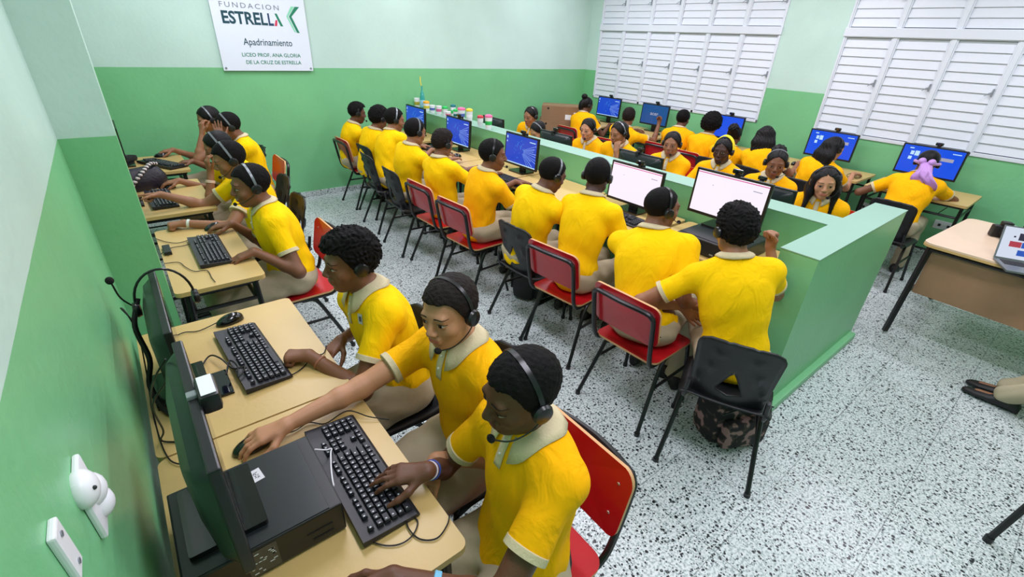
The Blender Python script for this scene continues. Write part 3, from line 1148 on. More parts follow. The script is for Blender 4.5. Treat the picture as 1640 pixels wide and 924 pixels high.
# keyboards and mice of the left row (top edge towards -x)
random.seed(11)
keyboard('black keyboard under the typing hand beside the nearest desktop computer', (.268, .96, .75), 90)
keyboard('black keyboard on the second desk in front of the clenched fist', (.160, 1.715, .75), 93)
keyboard('grey-lit black keyboard of the smiling boy behind the pilaster', (.205, 2.86, .75), 90)
keyboard('black keyboard under the pointing hand in the left row', (.09, 4.00, .75), 92)
keyboard('black keyboard on the furthest desk of the left row', (.20, 5.10, .75), 118)
mouse('black mouse lying free on the second desk of the left row', (.145, 2.02, .75), 100)
mouse('black mouse held in the outstretched hand beside the desktop computer', (.055, 1.235, .75), 95)
mouse('black mouse under the far hand of the smiling boy', (.285, 3.22, .75), 100)
mouse('black mouse held by the student with bracelets', (.155, 4.30, .75), 80)
mouse('black mouse on the furthest desk of the left row', (.22, 5.44, .75), 80)
# partition left side: screens face -x (sitters look +x)
MX = 2.88
monitor('screen with a blue streaked wallpaper, furthest back along the partition', (MX, 5.42, .75), -90, 'streak', webcam=False)
monitor('screen with a blue streaked wallpaper behind the boy with shaved sides', (MX, 4.46, .75), -90, 'streak')
monitor('screen with a blue streaked wallpaper beside the boy who turns his head', (MX, 3.38, .75), -90, 'streak')
monitor('white page on screen between the two boys seen from behind', (MX, 2.06, .75), -90, 'page')
tower('black desktop computer under the large white screen in the corner', (2.76, 1.27, .75), -90, .40, .40, .095)
monitor('large white screen on the desktop computer by the wing wall', (MX - .01, 1.345, .848), -90, 'page', w=.49, h=.29)
for y, lab, cab in ((4.2, 'mouse on the desk in front of the boy with shaved sides', 1),):
    mouse(lab, (2.66, 4.18, .75), -90)
keyboard('keyboard of the boy who turns his head, centre row', (2.56, 3.16, .75), -88, False)
keyboard('keyboard behind the shaved head in front of the white page screen', (2.66, 2.02, .75), -92, False)
keyboard('keyboard in front of the boy with shaved sides, centre row', (2.60, 4.50, .75), -90, False)
keyboard('keyboard nearest the back wall in the centre row', (2.60, 5.30, .75), -90, False)
# partition right side: backs towards the camera (sitters look -x)
monitor('monitor back between the afro puff girl and the long-haired girl', (3.47, 1.42, .75), 90, 'tiles', tilt=3, stand=.004, h=.262)
monitor('monitor back in front of the girl with centre-parted hair', (3.47, 2.50, .75), 90, 'tiles', tilt=3, stand=.004, h=.262)
monitor('monitor back in front of the cardboard boxes', (3.47, 3.58, .75), 90, 'tiles', tilt=3, stand=.004, h=.262)
monitor('small monitor back at the far end behind the striped cups', (3.47, 4.66, .75), 90, 'tiles', tilt=3, stand=.004, h=.262, w=.40, webcam=False)
# window wall: screens face -x
WX = 6.19
monitor('blue tile screen in front of the girl with the lilac ribbon', (WX, 1.03, .75), -90, 'tiles', stand=.06, w=.51)
monitor('blue tile screen in front of the girl in profile', (WX, 1.93, .75), -90, 'tiles', stand=.06, w=.49)
monitor('blue screen half hidden behind the curly afro', (WX, 3.17, .75), -90, 'plain', stand=.06, w=.42)
monitor('dark blue screen with a start-up logo under the left window', (WX, 4.31, .75), -90, 'logo', stand=.06)
monitor('blue streaked screen in the far right corner', (WX, 5.19, .75), -90, 'streak', stand=.06)
for o in list(COL.objects):
    pass
mouse('black mouse on the desk under the start-up logo screen', (5.95, 4.05, .75), -90)
mouse('black mouse beside the girl in profile, right window wall', (5.85, 2.12, .75), -90)
# ================================================================ people: signed-distance modelling, then surface nets
class Field:
    def __init__(s, lo, hi, h):
        s.h = h
        s.lo = np.array(lo, dtype=np.float64)
        n = np.ceil((np.array(hi) - s.lo) / h).astype(int) + 1
        s.n = n
        s.D = np.full(n, 0.08, dtype=np.float32)
        s.ax = [(s.lo[i] + np.arange(n[i]) * h).astype(np.float32) for i in range(3)]
    def win(s, lo, hi, m):
        a = np.maximum(0, np.floor((np.array(lo) - m - s.lo) / s.h).astype(int))
        b = np.minimum(s.n, np.ceil((np.array(hi) + m - s.lo) / s.h).astype(int) + 1)
        if np.any(b <= a):
            return None
        sl = tuple(slice(a[i], b[i]) for i in range(3))
        X = s.ax[0][sl[0]][:, None, None]
        Y = s.ax[1][sl[1]][None, :, None]
        Z = s.ax[2][sl[2]][None, None, :]
        return sl, X, Y, Z
    def comb(s, sl, d, k, op='u'):
        A = s.D[sl]
        if op == 'u':
            if k > 0:
                h = np.maximum(k - np.abs(A - d), 0) / k
                s.D[sl] = np.minimum(A, d) - h * h * k * .25
            else:
                s.D[sl] = np.minimum(A, d)
        elif op == 's':
            d = -d
            if k > 0:
                h = np.maximum(k - np.abs(A - d), 0) / k
                s.D[sl] = np.maximum(A, d) + h * h * k * .25
            else:
                s.D[sl] = np.maximum(A, d)
    def cap(s, a, b, ra, rb, k=.01, op='u'):
        a = np.array(a, dtype=float); b = np.array(b, dtype=float)
        m = max(ra, rb)
        w = s.win(np.minimum(a, b) - m, np.maximum(a, b) + m, k + 2.5 * s.h)
        if w is None: return
        sl, X, Y, Z = w
        v = b - a
        L = max(float(v @ v), 1e-9)
        px, py, pz = X - a[0], Y - a[1], Z - a[2]
        t = np.clip((px * v[0] + py * v[1] + pz * v[2]) / L, 0, 1)
        d = np.sqrt((px - t * v[0]) ** 2 + (py - t * v[1]) ** 2 + (pz - t * v[2]) ** 2) - (ra + (rb - ra) * t)
        s.comb(sl, d.astype(np.float32), k, op)
    def ell(s, c, M, r, k=.01, op='u'):
        """c centre, M 3x3 columns = axes, r radii"""
        c = np.array(c, dtype=float); M = np.array(M, dtype=float); r = np.array(r, dtype=float)
        ext = np.sqrt(((M * r[None, :]) ** 2).sum(1))
        w = s.win(c - ext, c + ext, k + 2.5 * s.h)
        if w is None: return
        sl, X, Y, Z = w
        p = [X - c[0], Y - c[1], Z - c[2]]
        q = [(p[0] * M[0, i] + p[1] * M[1, i] + p[2] * M[2, i]) / r[i] for i in range(3)]
        k0 = np.sqrt(q[0] ** 2 + q[1] ** 2 + q[2] ** 2)
        k1 = np.sqrt((q[0] / r[0]) ** 2 + (q[1] / r[1]) ** 2 + (q[2] / r[2]) ** 2) + 1e-9
        d = k0 * (k0 - 1) / k1
        s.comb(sl, d.astype(np.float32), k, op)
    def cut(s, p, nrm, k=0.0):
        """remove everything on the side the normal points to"""
        X, Y, Z = s.ax[0][:, None, None], s.ax[1][None, :, None], s.ax[2][None, None, :]
        d = (X - p[0]) * nrm[0] + (Y - p[1]) * nrm[1] + (Z - p[2]) * nrm[2]
        s.comb((slice(None),) * 3, (-d).astype(np.float32), k, 's')
    def mesh(s):
        D = s.D
        sgn = D < 0
        nx, ny, nz = D.shape
        c = np.zeros((nx - 1, ny - 1, nz - 1), dtype=np.int8)
        for i in (0, 1):
            for j in (0, 1):
                for k in (0, 1):
                    c += sgn[i:nx - 1 + i, j:ny - 1 + j, k:nz - 1 + k]
        act = (c > 0) & (c < 8)
        I = np.argwhere(act)
        if len(I) == 0:
            return np.zeros((0, 3)), np.zeros((0, 4), int)
        idx = np.full(act.shape, -1, dtype=np.int64)
        idx[act] = np.arange(len(I))
        acc = np.zeros((len(I), 3)); cnt = np.zeros(len(I))
        corners = [(i, j, k) for i in (0, 1) for j in (0, 1) for k in (0, 1)]
        val = {q: D[I[:, 0] + q[0], I[:, 1] + q[1], I[:, 2] + q[2]].astype(np.float64) for q in corners}
        for a in corners:
            for ax in range(3):
                if a[ax] == 0:
                    b = list(a); b[ax] = 1; b = tuple(b)
                    va, vb = val[a], val[b]
                    m = (va < 0) != (vb < 0)
                    t = np.where(m, va / np.where(m, va - vb, 1), 0)
                    pt = np.zeros((len(I), 3)) + np.array(a, dtype=float)
                    pt[:, ax] += t
                    acc += pt * m[:, None]
                    cnt += m
        V = (I + acc / cnt[:, None]) * s.h + s.lo
        F = []
        for ax in range(3):
            sl0 = [slice(None)] * 3; sl1 = [slice(None)] * 3
            sl0[ax] = slice(0, -1); sl1[ax] = slice(1, None)
            e = sgn[tuple(sl0)] != sgn[tuple(sl1)]
            E_ = np.argwhere(e)
            u, v = (ax + 1) % 3, (ax + 2) % 3
            ok = (E_[:, u] > 0) & (E_[:, v] > 0) & (E_[:, u] < D.shape[u] - 1) & (E_[:, v] < D.shape[v] - 1)
            E_ = E_[ok]
            inside = sgn[E_[:, 0], E_[:, 1], E_[:, 2]]
            def at(du, dv):
                q = E_.copy(); q[:, u] += du; q[:, v] += dv
                return idx[q[:, 0], q[:, 1], q[:, 2]]
            f = np.stack([at(-1, -1), at(0, -1), at(0, 0), at(-1, 0)], 1)
            f[~inside] = f[~inside][:, ::-1]
            F.append(f)
        return V, np.concatenate(F)

def np_mesh(name, V, F, m, parent, origin):
    me = bpy.data.meshes.new(name)
    me.vertices.add(len(V))
    me.vertices.foreach_set('co', (V - np.array(origin)).astype(np.float32).ravel())
    me.loops.add(len(F) * 4)
    me.loops.foreach_set('vertex_index', F.astype(np.int32).ravel())
    me.polygons.add(len(F))
    me.polygons.foreach_set('loop_start', np.arange(0, len(F) * 4, 4, dtype=np.int32))
    me.polygons.foreach_set('use_smooth', np.ones(len(F), dtype=bool))
    me.update(calc_edges=True)
    me.materials.append(m)
    o = bpy.data.objects.new(name, me)
    COL.objects.link(o)
    if parent is not None:
        o.parent = parent
    return o

def relax(V, F, it=2, lam=.5):
    for _ in range(it):
        acc = np.zeros_like(V); cnt = np.zeros(len(V))
        for a, b in ((0, 1), (1, 2), (2, 3), (3, 0)):
            np.add.at(acc, F[:, a], V[F[:, b]]); np.add.at(cnt, F[:, a], 1)
            np.add.at(acc, F[:, b], V[F[:, a]]); np.add.at(cnt, F[:, b], 1)
        V = V + lam * (acc / np.maximum(cnt, 1)[:, None] - V)
    return V

SKINS = {}
def skin(rgb):
    k = 'skin_%d_%d_%d' % rgb
    return mat(k, rgb, rough=0.48, bump=(180, 0.06, 2), vary=(9, 0.05), sss=0.12, spec=0.4)
def shirt_mat(name, rgb):
    m, nt, b = node_mat(name)
    tc = nt.nodes.new('ShaderNodeTexCoord')
    b.inputs['Base Color'].default_value = lin(rgb)
    b.inputs['Roughness'].default_value = 0.85
    b.inputs['Sheen Weight'].default_value = 0.0
    b.inputs['Specular IOR Level'].default_value = 0.15
    n = nt.nodes.new('ShaderNodeTexNoise'); n.inputs['Scale'].default_value = 9; n.inputs['Detail'].default_value = 3
    n.inputs['Distortion'].default_value = 1.2
    mp = nt.nodes.new('ShaderNodeMapping'); mp.inputs['Scale'].default_value = (1.6, 1.6, .55); mp.inputs['Rotation'].default_value = (.5, .4, .3)
    nt.links.new(tc.outputs['Object'], mp.inputs[0]); nt.links.new(mp.outputs[0], n.inputs['Vector'])
    bp = nt.nodes.new('ShaderNodeBump'); bp.inputs['Strength'].default_value = .55; bp.inputs['Distance'].default_value = .022
    nt.links.new(n.outputs['Fac'], bp.inputs['Height'])
    nt.links.new(bp.outputs['Normal'], b.inputs['Normal'])
    return m
SHIRT = shirt_mat('yellow_pique_cotton', (255, 205, 2))
GOLD = shirt_mat('golden_pique_cotton', (255, 184, 3))
CREAM = mat('cream_ribbed_knit', (208, 194, 156), rough=0.85, bump=(150, .2, 2))
KHAKI = mat('khaki_twill', (178, 166, 138), rough=0.85, bump=(14, .5, 3), vary=(6, .05))
HAIRM = mat('black_hair', (9, 7, 7), rough=0.75, bump=(220, .35, 3), spec=0.18)
HAIRS = mat('black_straight_hair', (9, 7, 7), rough=0.5, bump=(140, .3, 3), spec=0.24)
HAIRB = mat('dark_brown_hair', (26, 18, 15), rough=0.7, bump=(200, .4, 3), spec=0.2)
SHOE = mat('black_shoe', (20, 20, 22), rough=0.5)
BELT = mat('black_belt', (22, 22, 24), rough=0.5)
EYEW = mat('eye_white', (176, 166, 156), rough=0.25)
IRIS = mat('dark_iris', (26, 16, 12), rough=0.15)
BROW = mat('eyebrow_hair', (20, 14, 12), rough=0.8)
HSB = mat('headset_plastic', (22, 23, 25), rough=0.3)
HSG = mat('headset_band_grey', (118, 124, 128), rough=0.3, metal=.3)
FOAM = mat('ear_cushion_foam', (14, 14, 15), rough=0.95, bump=(300, .5))

def V3(a): return np.array(a, dtype=float)
def nrm(a):
    a = V3(a)
    return a / max(np.linalg.norm(a), 1e-9)

def hand(F, W, d, n, t, pose, s, h):
    """W wrist, d towards fingers, n back of the hand, t towards the thumb"""
    d = nrm(d); n = nrm(V3(n) - d * (V3(n) @ d)); t = nrm(V3(t) - d * (V3(t) @ d) - n * (V3(t) @ n))
    P = lambda a, b, c: W + (d * a + t * b + n * c) * s
    for b in (.024, .008, -.008, -.022):
        F.cap(P(.004, b * .55, 0), P(.078 - abs(b) * .2, b, 0), .014 * s, .0125 * s, .014)
    F.cap(P(.0, 0, 0), P(.03, .020, -.006), .017 * s, .015 * s, .012)
    lens = (.070, .078, .073, .057)
    offs = (.027, .0092, -.0092, -.0265)
    fan = (.10, .03, -.04, -.13)
    for i in range(4):
        cur = {'type': (28, 32, 20), 'mouse': (12, 28, 20), 'fist': (78, 95, 55), 'flat': (4, 8, 5), 'rest': (20, 30, 20), 'cup': (35, 40, 25), 'point': (0, 5, 5) if i == 0 else (75, 90, 50)}[pose]
        if pose == 'type':
            cur = (7 + (5, -4, 2, 7)[i], 18, 12)
        p = P(.080 - (.0, -.003, .0, .006)[i], offs[i], .001)
        dd = nrm(d + t * fan[i] * (1.0 if pose in ('type', 'flat', 'mouse', 'rest', 'cup') else .3))
        ang = 0
        r0 = .0088
        for j, f in enumerate((.44, .31, .25)):
            ang += cur[j]
            v = dd * math.cos(R(ang)) - n * math.sin(R(ang))
            q = p + v * lens[i] * f * s
            F.cap(p, q, r0 * s, (r0 - .0009) * s, .003 if j else .006)
            r0 -= .0009
            p = q
    # thumb leaves the side of the palm
    p = P(.024, .022, -.006)
    if pose == 'fist':
        seg = ((.75, .55, -.35, .040), (.85, -.25, -.55, .030), (.5, -.8, -.4, .024))
    elif pose == 'mouse':
        seg = ((.70, .70, -.30, .042), (.95, .22, -.35, .032), (.95, .05, -.35, .026))
    else:
        seg = ((.66, .74, -.20, .042), (.86, .42, -.30, .032), (.92, .25, -.35, .026))
    r0 = .0125
    for a, b, c, L in seg:
        v = nrm(d * a + t * b + n * c)
        q = p + v * L * s
        F.cap(p, q, r0 * s, (r0 - .0018) * s, .006)
        r0 -= .0018
        p = q

def ik(S, W, l1, l2, pole):
    v = W - S
    L = np.linalg.norm(v)
    mx = (l1 + l2) * .995
    if L > mx:
        k = L / mx
        if k > 1.12:
            W = S + v / L * mx * 1.12
            v = W - S; L = np.linalg.norm(v); k = 1.12
        l1 *= k; l2 *= k
    u = v / L
    a = (l1 * l1 - l2 * l2 + L * L) / (2 * L)
    hh = math.sqrt(max(l1 * l1 - a * a, 0))
    p = pole - u * (pole @ u)
    p = nrm(p)
    return S + u * a + p * hh, W

PEOPLE = []
def person(label, hip, head, face=0.0, body=None, pitch=-10.0, roll=0.0, skinrgb=(110, 72, 52), rh=None, lh=None,
           hair='short', vox=.0065, girl=False, headset=True, mic='r', hairm=None, shoulder=0.0, bulk=1.0, s=1.0,
           knees=None, ankles=None, belt=False, spread=.10, extras=None, feet=True, hip_z=.55, badge=False, rpole=None, lpole=None, smile=False, bandcol=None, lids=True, foot_fwd=0.0, placket=True, cloth=None, spin=0.0, looked=0.0):
    """hip (x,y), head (x,y,z); face/body = world heading in degrees (0=+x, 90=+y).
       rh/lh = dict(w=wrist, d=finger dir, n=back of hand dir, pose=...)"""
    if body is None:
        body = face
    B = R(body)
    fw = V3((math.cos(B), math.sin(B), 0)); rt = V3((math.sin(B), -math.cos(B), 0)); up = V3((0, 0, 1))
    P = V3((hip[0], hip[1], hip_z))
    C = V3(head)
    # head frame
    H = R(face); pt = R(pitch); rl = R(roll)
    hf = V3((math.cos(H) * math.cos(pt), math.sin(H) * math.cos(pt), math.sin(pt)))
    hr = V3((math.sin(H), -math.cos(H), 0))
    hu = np.cross(hr, hf)
    hr, hu = hr * math.cos(rl) - hu * math.sin(rl), hu * math.cos(rl) + hr * math.sin(rl)
    HM = np.stack([hr, hf, hu], 1)
    hs = s * (.98 if girl else 1.0)
    hp = lambda x, y, z: C + HM @ V3((x, y, z)) * hs
    tdir = nrm(C - P)
    N = hp(0, -.024, -.082) - tdir * .065 * s
    sd = R(body + shoulder)
    srt = V3((math.sin(sd), -math.cos(sd), 0))
    tax = nrm(N - P)
    srt = nrm(srt - tax * (srt @ tax))
    if roll:
        pass
    shw = (.150 if girl else .165) * bulk * s
    SCc = N - tax * .035 * s
    SR = SCc + srt * shw + up * (-.026)
    SL = SCc - srt * shw + up * (-.026)
    # when an arm reaches forward or up the shoulder follows a little
    tf = nrm(np.cross(tax, srt)) ; tf = tf if tf @ fw > 0 else -tf
    l1, l2 = .285 * s, .245 * s
    arms = []
    for side, S_, spec, pole0 in ((1, SR, rh, rpole), (-1, SL, lh, lpole)):
        if spec is None:
            spec = dict(w=P + fw * .30 + rt * side * .10 + up * .12, d=fw * .8 - rt * side * .4, n=up, pose='rest')
        W = V3(spec['w'])
        reach = W - S_
        S2 = S_ + nrm(reach) * .018
        pole = V3(pole0) if pole0 is not None else (-up * 1.0 + rt * side * .45 - fw * .35)
        E_, W = ik(S2, W, l1, l2, pole)
        arms.append((side, S2, E_, W, spec))
    # legs
    hipj = [P + rt * k * .085 * s - up * .01 for k in (1, -1)]
    kn, ft = [], []
    for i, k in enumerate((1, -1)):
        K = P + fw * .42 * s + rt * k * spread * s
        K[2] = .50
        if knees: K = V3(knees[i])
        A = K + fw * (-.04 + foot_fwd) - up * (K[2] - .09)
        if ankles: A = V3(ankles[i])
        kn.append(K); ft.append(A)
    pts = [P, C, N, SR, SL] + hipj + kn + ft + [a[2] for a in arms] + [a[3] for a in arms]
    pts += [C + hu * .12, C - fw * .12]
    lo = np.min(pts, 0) - .20; hi = np.max(pts, 0) + .20
    lo[2] = min(lo[2], 0.0) if False else -0.02
    base = np.array((hip[0], hip[1], 0.0))
    SM = np.stack([srt, tf, tax], 1)
    mid = P + (N - P) * .5 - tf * .012
    chest = P + (N - P) * .70 - tf * .018
    # ------------------------------------------------ body
    F = Field(lo, hi, vox)
    hb = .5 * (1 + bulk)
    F.ell(P, SM, (.150 * bulk * s, .108 * bulk * s, .12 * s), .03)
    F.ell(mid, SM, (.128 * bulk * s, .090 * bulk * s, .16 * s), .05)
    F.ell(chest, SM, (.150 * bulk * s, .098 * bulk * s, .15 * s), .05)
    F.cap(SR, SL, .050 * s, .050 * s, .05)
    F.cap(N, hp(0, -.020, -.05), .052 * hb * s, .047 * hb * s, .03)
    F.cap(N + tax * .01 - tf * .01, SR - srt * .02, .040 * s, .036 * s, .04)
    F.cap(N + tax * .01 - tf * .01, SL + srt * .02, .040 * s, .036 * s, .04)
    for i in (0, 1):
        F.cap(hipj[i], kn[i], .082 * bulk * s, .055 * s, .03)
        F.cap(kn[i], ft[i], .052 * s, .034 * s, .02)
        F.cap(ft[i] - up * (ft[i][2] - .045), ft[i] - up * (ft[i][2] - .035) + fw * .12, .026, .016, .02)
    # head
    def E(x, y, z, a, b, c, k=.012, op='u'):
        F.ell(hp(x, y, z), HM, (a * hs, b * hs, c * hs), k, op)
    def K(a, b, r1, r2, k=.008, op='u'):
        F.cap(hp(*a), hp(*b), r1 * hs, r2 * hs, k, op)
    E(0, -.012, .022, .073, .092, .082, .012)
    E(0, .022, -.040, .057, .062, .072, .03)
    E(0, .056, -.092, .026, .024, .020, .03)              # chin
    K((-.048, .0, -.070), (0, .050, -.098), .016, .016, .02)    # jaw line
    K((.048, .0, -.070), (0, .050, -.098), .016, .016, .02)
    E(.036, .052, -.034, .024, .022, .022, .02)
    E(-.036, .052, -.034, .024, .022, .022, .02)
    K((-.034, .072 if girl else .074, .014), (.034, .072 if girl else .074, .014), .010 if girl else .012, .010 if girl else .012, .020 if girl else .016)  # brow ridge
    if smile:
        E(.040, .056, -.040, .022, .022, .018, .015)
        E(-.040, .056, -.040, .022, .022, .018, .015)
    sk_ = .096 if not girl else .098
    F.ell(hp(.031, sk_, -.006), HM, (.017 * hs, .014 * hs, .011 * hs), .012, 's')
    F.ell(hp(-.031, sk_, -.006), HM, (.017 * hs, .014 * hs, .011 * hs), .012, 's')
    E(.031, .072, -.005, .0135, .0135, .0135, .003)
    E(-.031, .072, -.005, .0135, .0135, .0135, .003)
    K((0, .082, .004), (0, .100, -.030), .0075, .0115, .010)
    E(.012, .093, -.036, .009, .010, .0075, .006)
    E(-.012, .093, -.036, .009, .010, .0075, .006)
    K((-.016, .083, -.058), (.016, .083, -.058), .0085, .0085, .008)
    K((-.013, .083, -.070), (.013, .083, -.070), .0090, .0090, .006)
    for k in (1, -1):
        E(k * .074, -.008, -.012, .009, .018, .030, .006)
        E(k * .083, -.004, -.008, .006, .010, .018, .004, 's')
    # arms and hands
    for side, S_, E_, W, spec in arms:
        F.cap(S_, E_, .047 * hb * s * (.9 if girl else 1), .036 * s * (.92 if girl else 1), .03)
        mdp = E_ + (W - E_) * .30
        F.cap(E_, mdp, .035 * s * (.9 if girl else 1), .035 * s * (.9 if girl else 1), .02)
        F.cap(mdp, W, .034 * s * (.9 if girl else 1), .022 * s, .012)
        d = V3(spec.get('d', W - E_)); n = V3(spec.get('n', up))
        # thumb direction: palm down right hand -> thumb to the left
        dn = nrm(d); nn = nrm(n - dn * (n @ dn))
        t = np.cross(nn, dn) * side
        hand(F, W, dn, nn, t, spec.get('pose', 'type'), s * (.92 if girl else .98), vox)
    V, Q = F.mesh()
    V = relax(V, Q, 1, .35)
    sk = skin(skinrgb)
    root = np_mesh('person', V, Q, sk, None, base)
    root.location = base
    tag(root, label, 'person', 'students in yellow polo shirts')
    bvh = BVHTree.FromPolygons([tuple(v) for v in V], [tuple(q) for q in Q.tolist()])
    # ------------------------------------------------ face parts, laid on the skin
    def proj(x, z, lift, y0=.16):
        o = Vector(hp(x, y0, z)); d = Vector(-hf)
        r_ = bvh.ray_cast(o, d, .3)
        if r_[0] is None:
            return Vector(hp(x, .07, z))
        return r_[0] + r_[1] * lift if r_[1].dot(-d) > 0 else r_[0] - d * lift
    def patch(name, top, bot, x0, x1, m, lift, parent, n=9, nv=3, dome=0.0):
        """strip between two curves z=top(u), z=bot(u)"""
        vs = []
        for i in range(n + 1):
            u = i / n
            x = x0 + (x1 - x0) * u
            for j in range(nv + 1):
                v = j / nv
                z = bot(u) + (top(u) - bot(u)) * v
                e = 1 - abs(2 * v - 1) ** 2
                vs.append(proj(x, z, lift + dome * e * math.sin(math.pi * u)) - Vector(base))
        fs = [(i * (nv + 1) + j, (i + 1) * (nv + 1) + j, (i + 1) * (nv + 1) + j + 1, i * (nv + 1) + j + 1) for i in range(n) for j in range(nv)]
        g = MB(); g.add([tuple(v) for v in vs], fs)
        return g.build(name, m, parent, True)
    op = .0075 - .0025 * min(1, max(0, -pitch / 30))
    for k in (1, -1):
        xc = k * .0315
        ez = -.0085 if pitch < -8 else -.005
        ey = patch('eye', lambda u: ez + op * math.sin(math.pi * u) ** .8, lambda u: ez - .0042 * math.sin(math.pi * u) ** .8, xc - .0135, xc + .0135, EYEW, .0006, root)
        patch('iris', lambda u: ez + op * .95 * math.sin(math.pi * (.28 + .44 * u)) ** .8, lambda u: ez - .0034 * math.sin(math.pi * (.28 + .44 * u)), xc - .0058, xc + .0058, IRIS, .0011, ey, 5, 2)
        patch('eyelash', lambda u: ez + .0022 + op * math.sin(math.pi * u) ** .8, lambda u: ez + op * math.sin(math.pi * u) ** .8 - .0004, xc - .0145, xc + .0145, BROW, .0012, ey, 9, 1)
        bt = .0042 if not girl else .0028
        patch('eyebrow', lambda u: .0135 + .0045 * math.sin(math.pi * (.25 + .62 * (u if k > 0 else 1 - u))) + bt * (1 - .6 * (u if k > 0 else 1 - u)), lambda u: .0135 + .0045 * math.sin(math.pi * (.25 + .62 * (u if k > 0 else 1 - u))), xc - .018, xc + .018, BROW, .0012, root, 9, 1)
    lipc = tuple(int(a * b + c) for a, b, c in zip(skinrgb, (.86, .62, .64), (34, 22, 22)))
    lm = mat('lip_%d_%d_%d' % lipc, lipc, rough=.4)
    mw = .023 if not smile else .029
    cz = -.064
    sm = .006 if smile else 0
    patch('upper_lip', lambda u: cz + .0075 * math.sin(math.pi * u) ** .6 - .0015 * math.exp(-((u - .5) / .1) ** 2) + sm * (2 * u - 1) ** 2, lambda u: cz + sm * (2 * u - 1) ** 2, -mw, mw, lm, .0006, root, 11, 2, .0012)
    if smile:
        patch('teeth', lambda u: cz + .001 + sm * (2 * u - 1) ** 2, lambda u: cz - .007 * math.sin(math.pi * u) + sm * (2 * u - 1) ** 2, -mw * .85, mw * .85, EYEW, .0012, root, 9, 2)
    patch('lower_lip', lambda u: cz - (.007 * math.sin(math.pi * u) if smile else 0) + sm * (2 * u - 1) ** 2, lambda u: cz - (.006 if smile else 0) - .0085 * math.sin(math.pi * u) ** .7 + sm * (2 * u - 1) ** 2, -mw * .92, mw * .92, lm, .0006, root, 11, 2, .0015)
    # ------------------------------------------------ shirt
    hv = max(.0085, vox * 1.25)
    lo2 = np.min([P, N, SR, SL] + [a[2] for a in arms], 0) - .19
    hi2 = np.max([P, N, SR, SL] + [a[2] for a in arms], 0) + .19
    G = Field(lo2, hi2, hv)
    a_ = .012
    G.ell(P + tax * .02 * s, SM, (.160 * bulk * s, .128 * bulk * s, .14 * s), .03)
    G.ell(P - up * (.060 if not belt else .035) + fw * .02, np.stack([rt, fw, up], 1), (.160 * bulk * s, .138 * bulk * s, .075), .05)
    G.ell(mid, SM, (.150 * bulk * s + a_ * .6, .112 * bulk * s + a_ * .4, .20 * s), .07)
    G.ell(chest, SM, ((.150 * bulk + a_) * s, (.098 * bulk + a_) * s, .155 * s), .05)
    if girl:
        for k in (1, -1):
            G.ell(chest + tf * .070 + srt * k * .062 - tax * .02, SM, (.055, .045, .052), .04)
    G.cap(SR, SL, .054 * s, .054 * s, .06)
    G.cap(N + tax * .005 - tf * .008, SR - srt * .03, .044 * s, .046 * s, .05)
    G.cap(N + tax * .005 - tf * .008, SL + srt * .03, .044 * s, .046 * s, .05)
    cuffs = []
    for side, S_, E_, W, spec in arms:
        ua = nrm(E_ - S_)
        Lu = np.linalg.norm(E_ - S_)
        q = S_ + ua * Lu * .60
        rr = .057 * hb * s * (.95 if girl else 1)
        G.cap(S_, q + ua * rr * 1.2, .055 * hb * s, rr, .04)
        cuffs.append((q, ua, rr))
    # folds
    X, Y, Z = G.ax[0][:, None, None], G.ax[1][None, :, None], G.ax[2][None, None, :]
    sdn = abs(hash((round(hip[0] * 100), round(hip[1] * 100)))) % 97 * .13
    u_ = (X * tf[0] + Y * tf[1] + Z * tf[2]); v_ = (X * srt[0] + Y * srt[1] + Z * srt[2]); w_ = (X * tax[0] + Y * tax[1] + Z * tax[2])
    fold = np.sin(48 * w_ + 26 * np.sin(7 * v_ + sdn) * .25 + 14 * v_ + 5 * u_ + sdn) * .5 + np.sin(31 * w_ - 30 * v_ + 10 * np.sin(9 * u_ + sdn)) * .5
    zrel = w_ - float(tax @ P)
    amp = np.clip(1.35 - zrel / .30, .35, 1.35) * .0048
    G.D = (G.D + fold * amp).astype(np.float32)
    # sleeve ends: cut only around each arm
    for q, ua, rr in cuffs:
        w = G.win(np.minimum(q, q + ua * .2) - .12, np.maximum(q, q + ua * .2) + .12, 0)
        if w:
            sl, X, Y, Z = w
            dd = (X - q[0]) * ua[0] + (Y - q[1]) * ua[1] + (Z - q[2]) * ua[2]
            ax_ = np.sqrt(np.maximum((X - q[0]) ** 2 + (Y - q[1]) ** 2 + (Z - q[2]) ** 2 - dd ** 2, 0))
            msk = (ax_ < rr * 1.7) & (dd > -.02) & (dd < rr * 3)
            A = G.D[sl]
            G.D[sl] = np.where(msk, np.maximum(A, dd), A)
    # hem and neck opening
    G.cut(P - up * (.112 if not belt else .03), -up, .01)
    nk = hp(0, -.020, -.05)
    G.cap(N + tax * .020, N + tax * .12 + tf * .01, .050 * hb * s, .058 * s, .004, 's')
    Vs, Qs = G.mesh()
    Vs = relax(Vs, Qs, 1, .5)
    shirt = np_mesh('polo_shirt', Vs, Qs, cloth or SHIRT, root, base)
    sb = BVHTree.FromPolygons([tuple(v) for v in Vs], [tuple(q) for q in Qs.tolist()])
    for q, ua, rr in cuffs:
        g = MB()
        c0, c1 = q - ua * .017 * s - base, q + ua * .002 - base
        g.tube([c0 - ua * .002, c0, c1, c1 + ua * .001], [rr - .002, rr + .0015, rr + .002, rr - .002], 22)
        cf = g.build('sleeve_cuff', CREAM, shirt, True)
    # collar: stand round the neck with a folded leaf lying on the shirt
    g = MB()
    nc = 34
    ncen = N + tax * .022
    ndir = nrm(nk - N)
    e1 = nrm(tf - ndir * (tf @ ndir)); e2 = nrm(np.cross(ndir, e1)); 
    gap = R(16 if vox > .005 else 20)
    rows = []
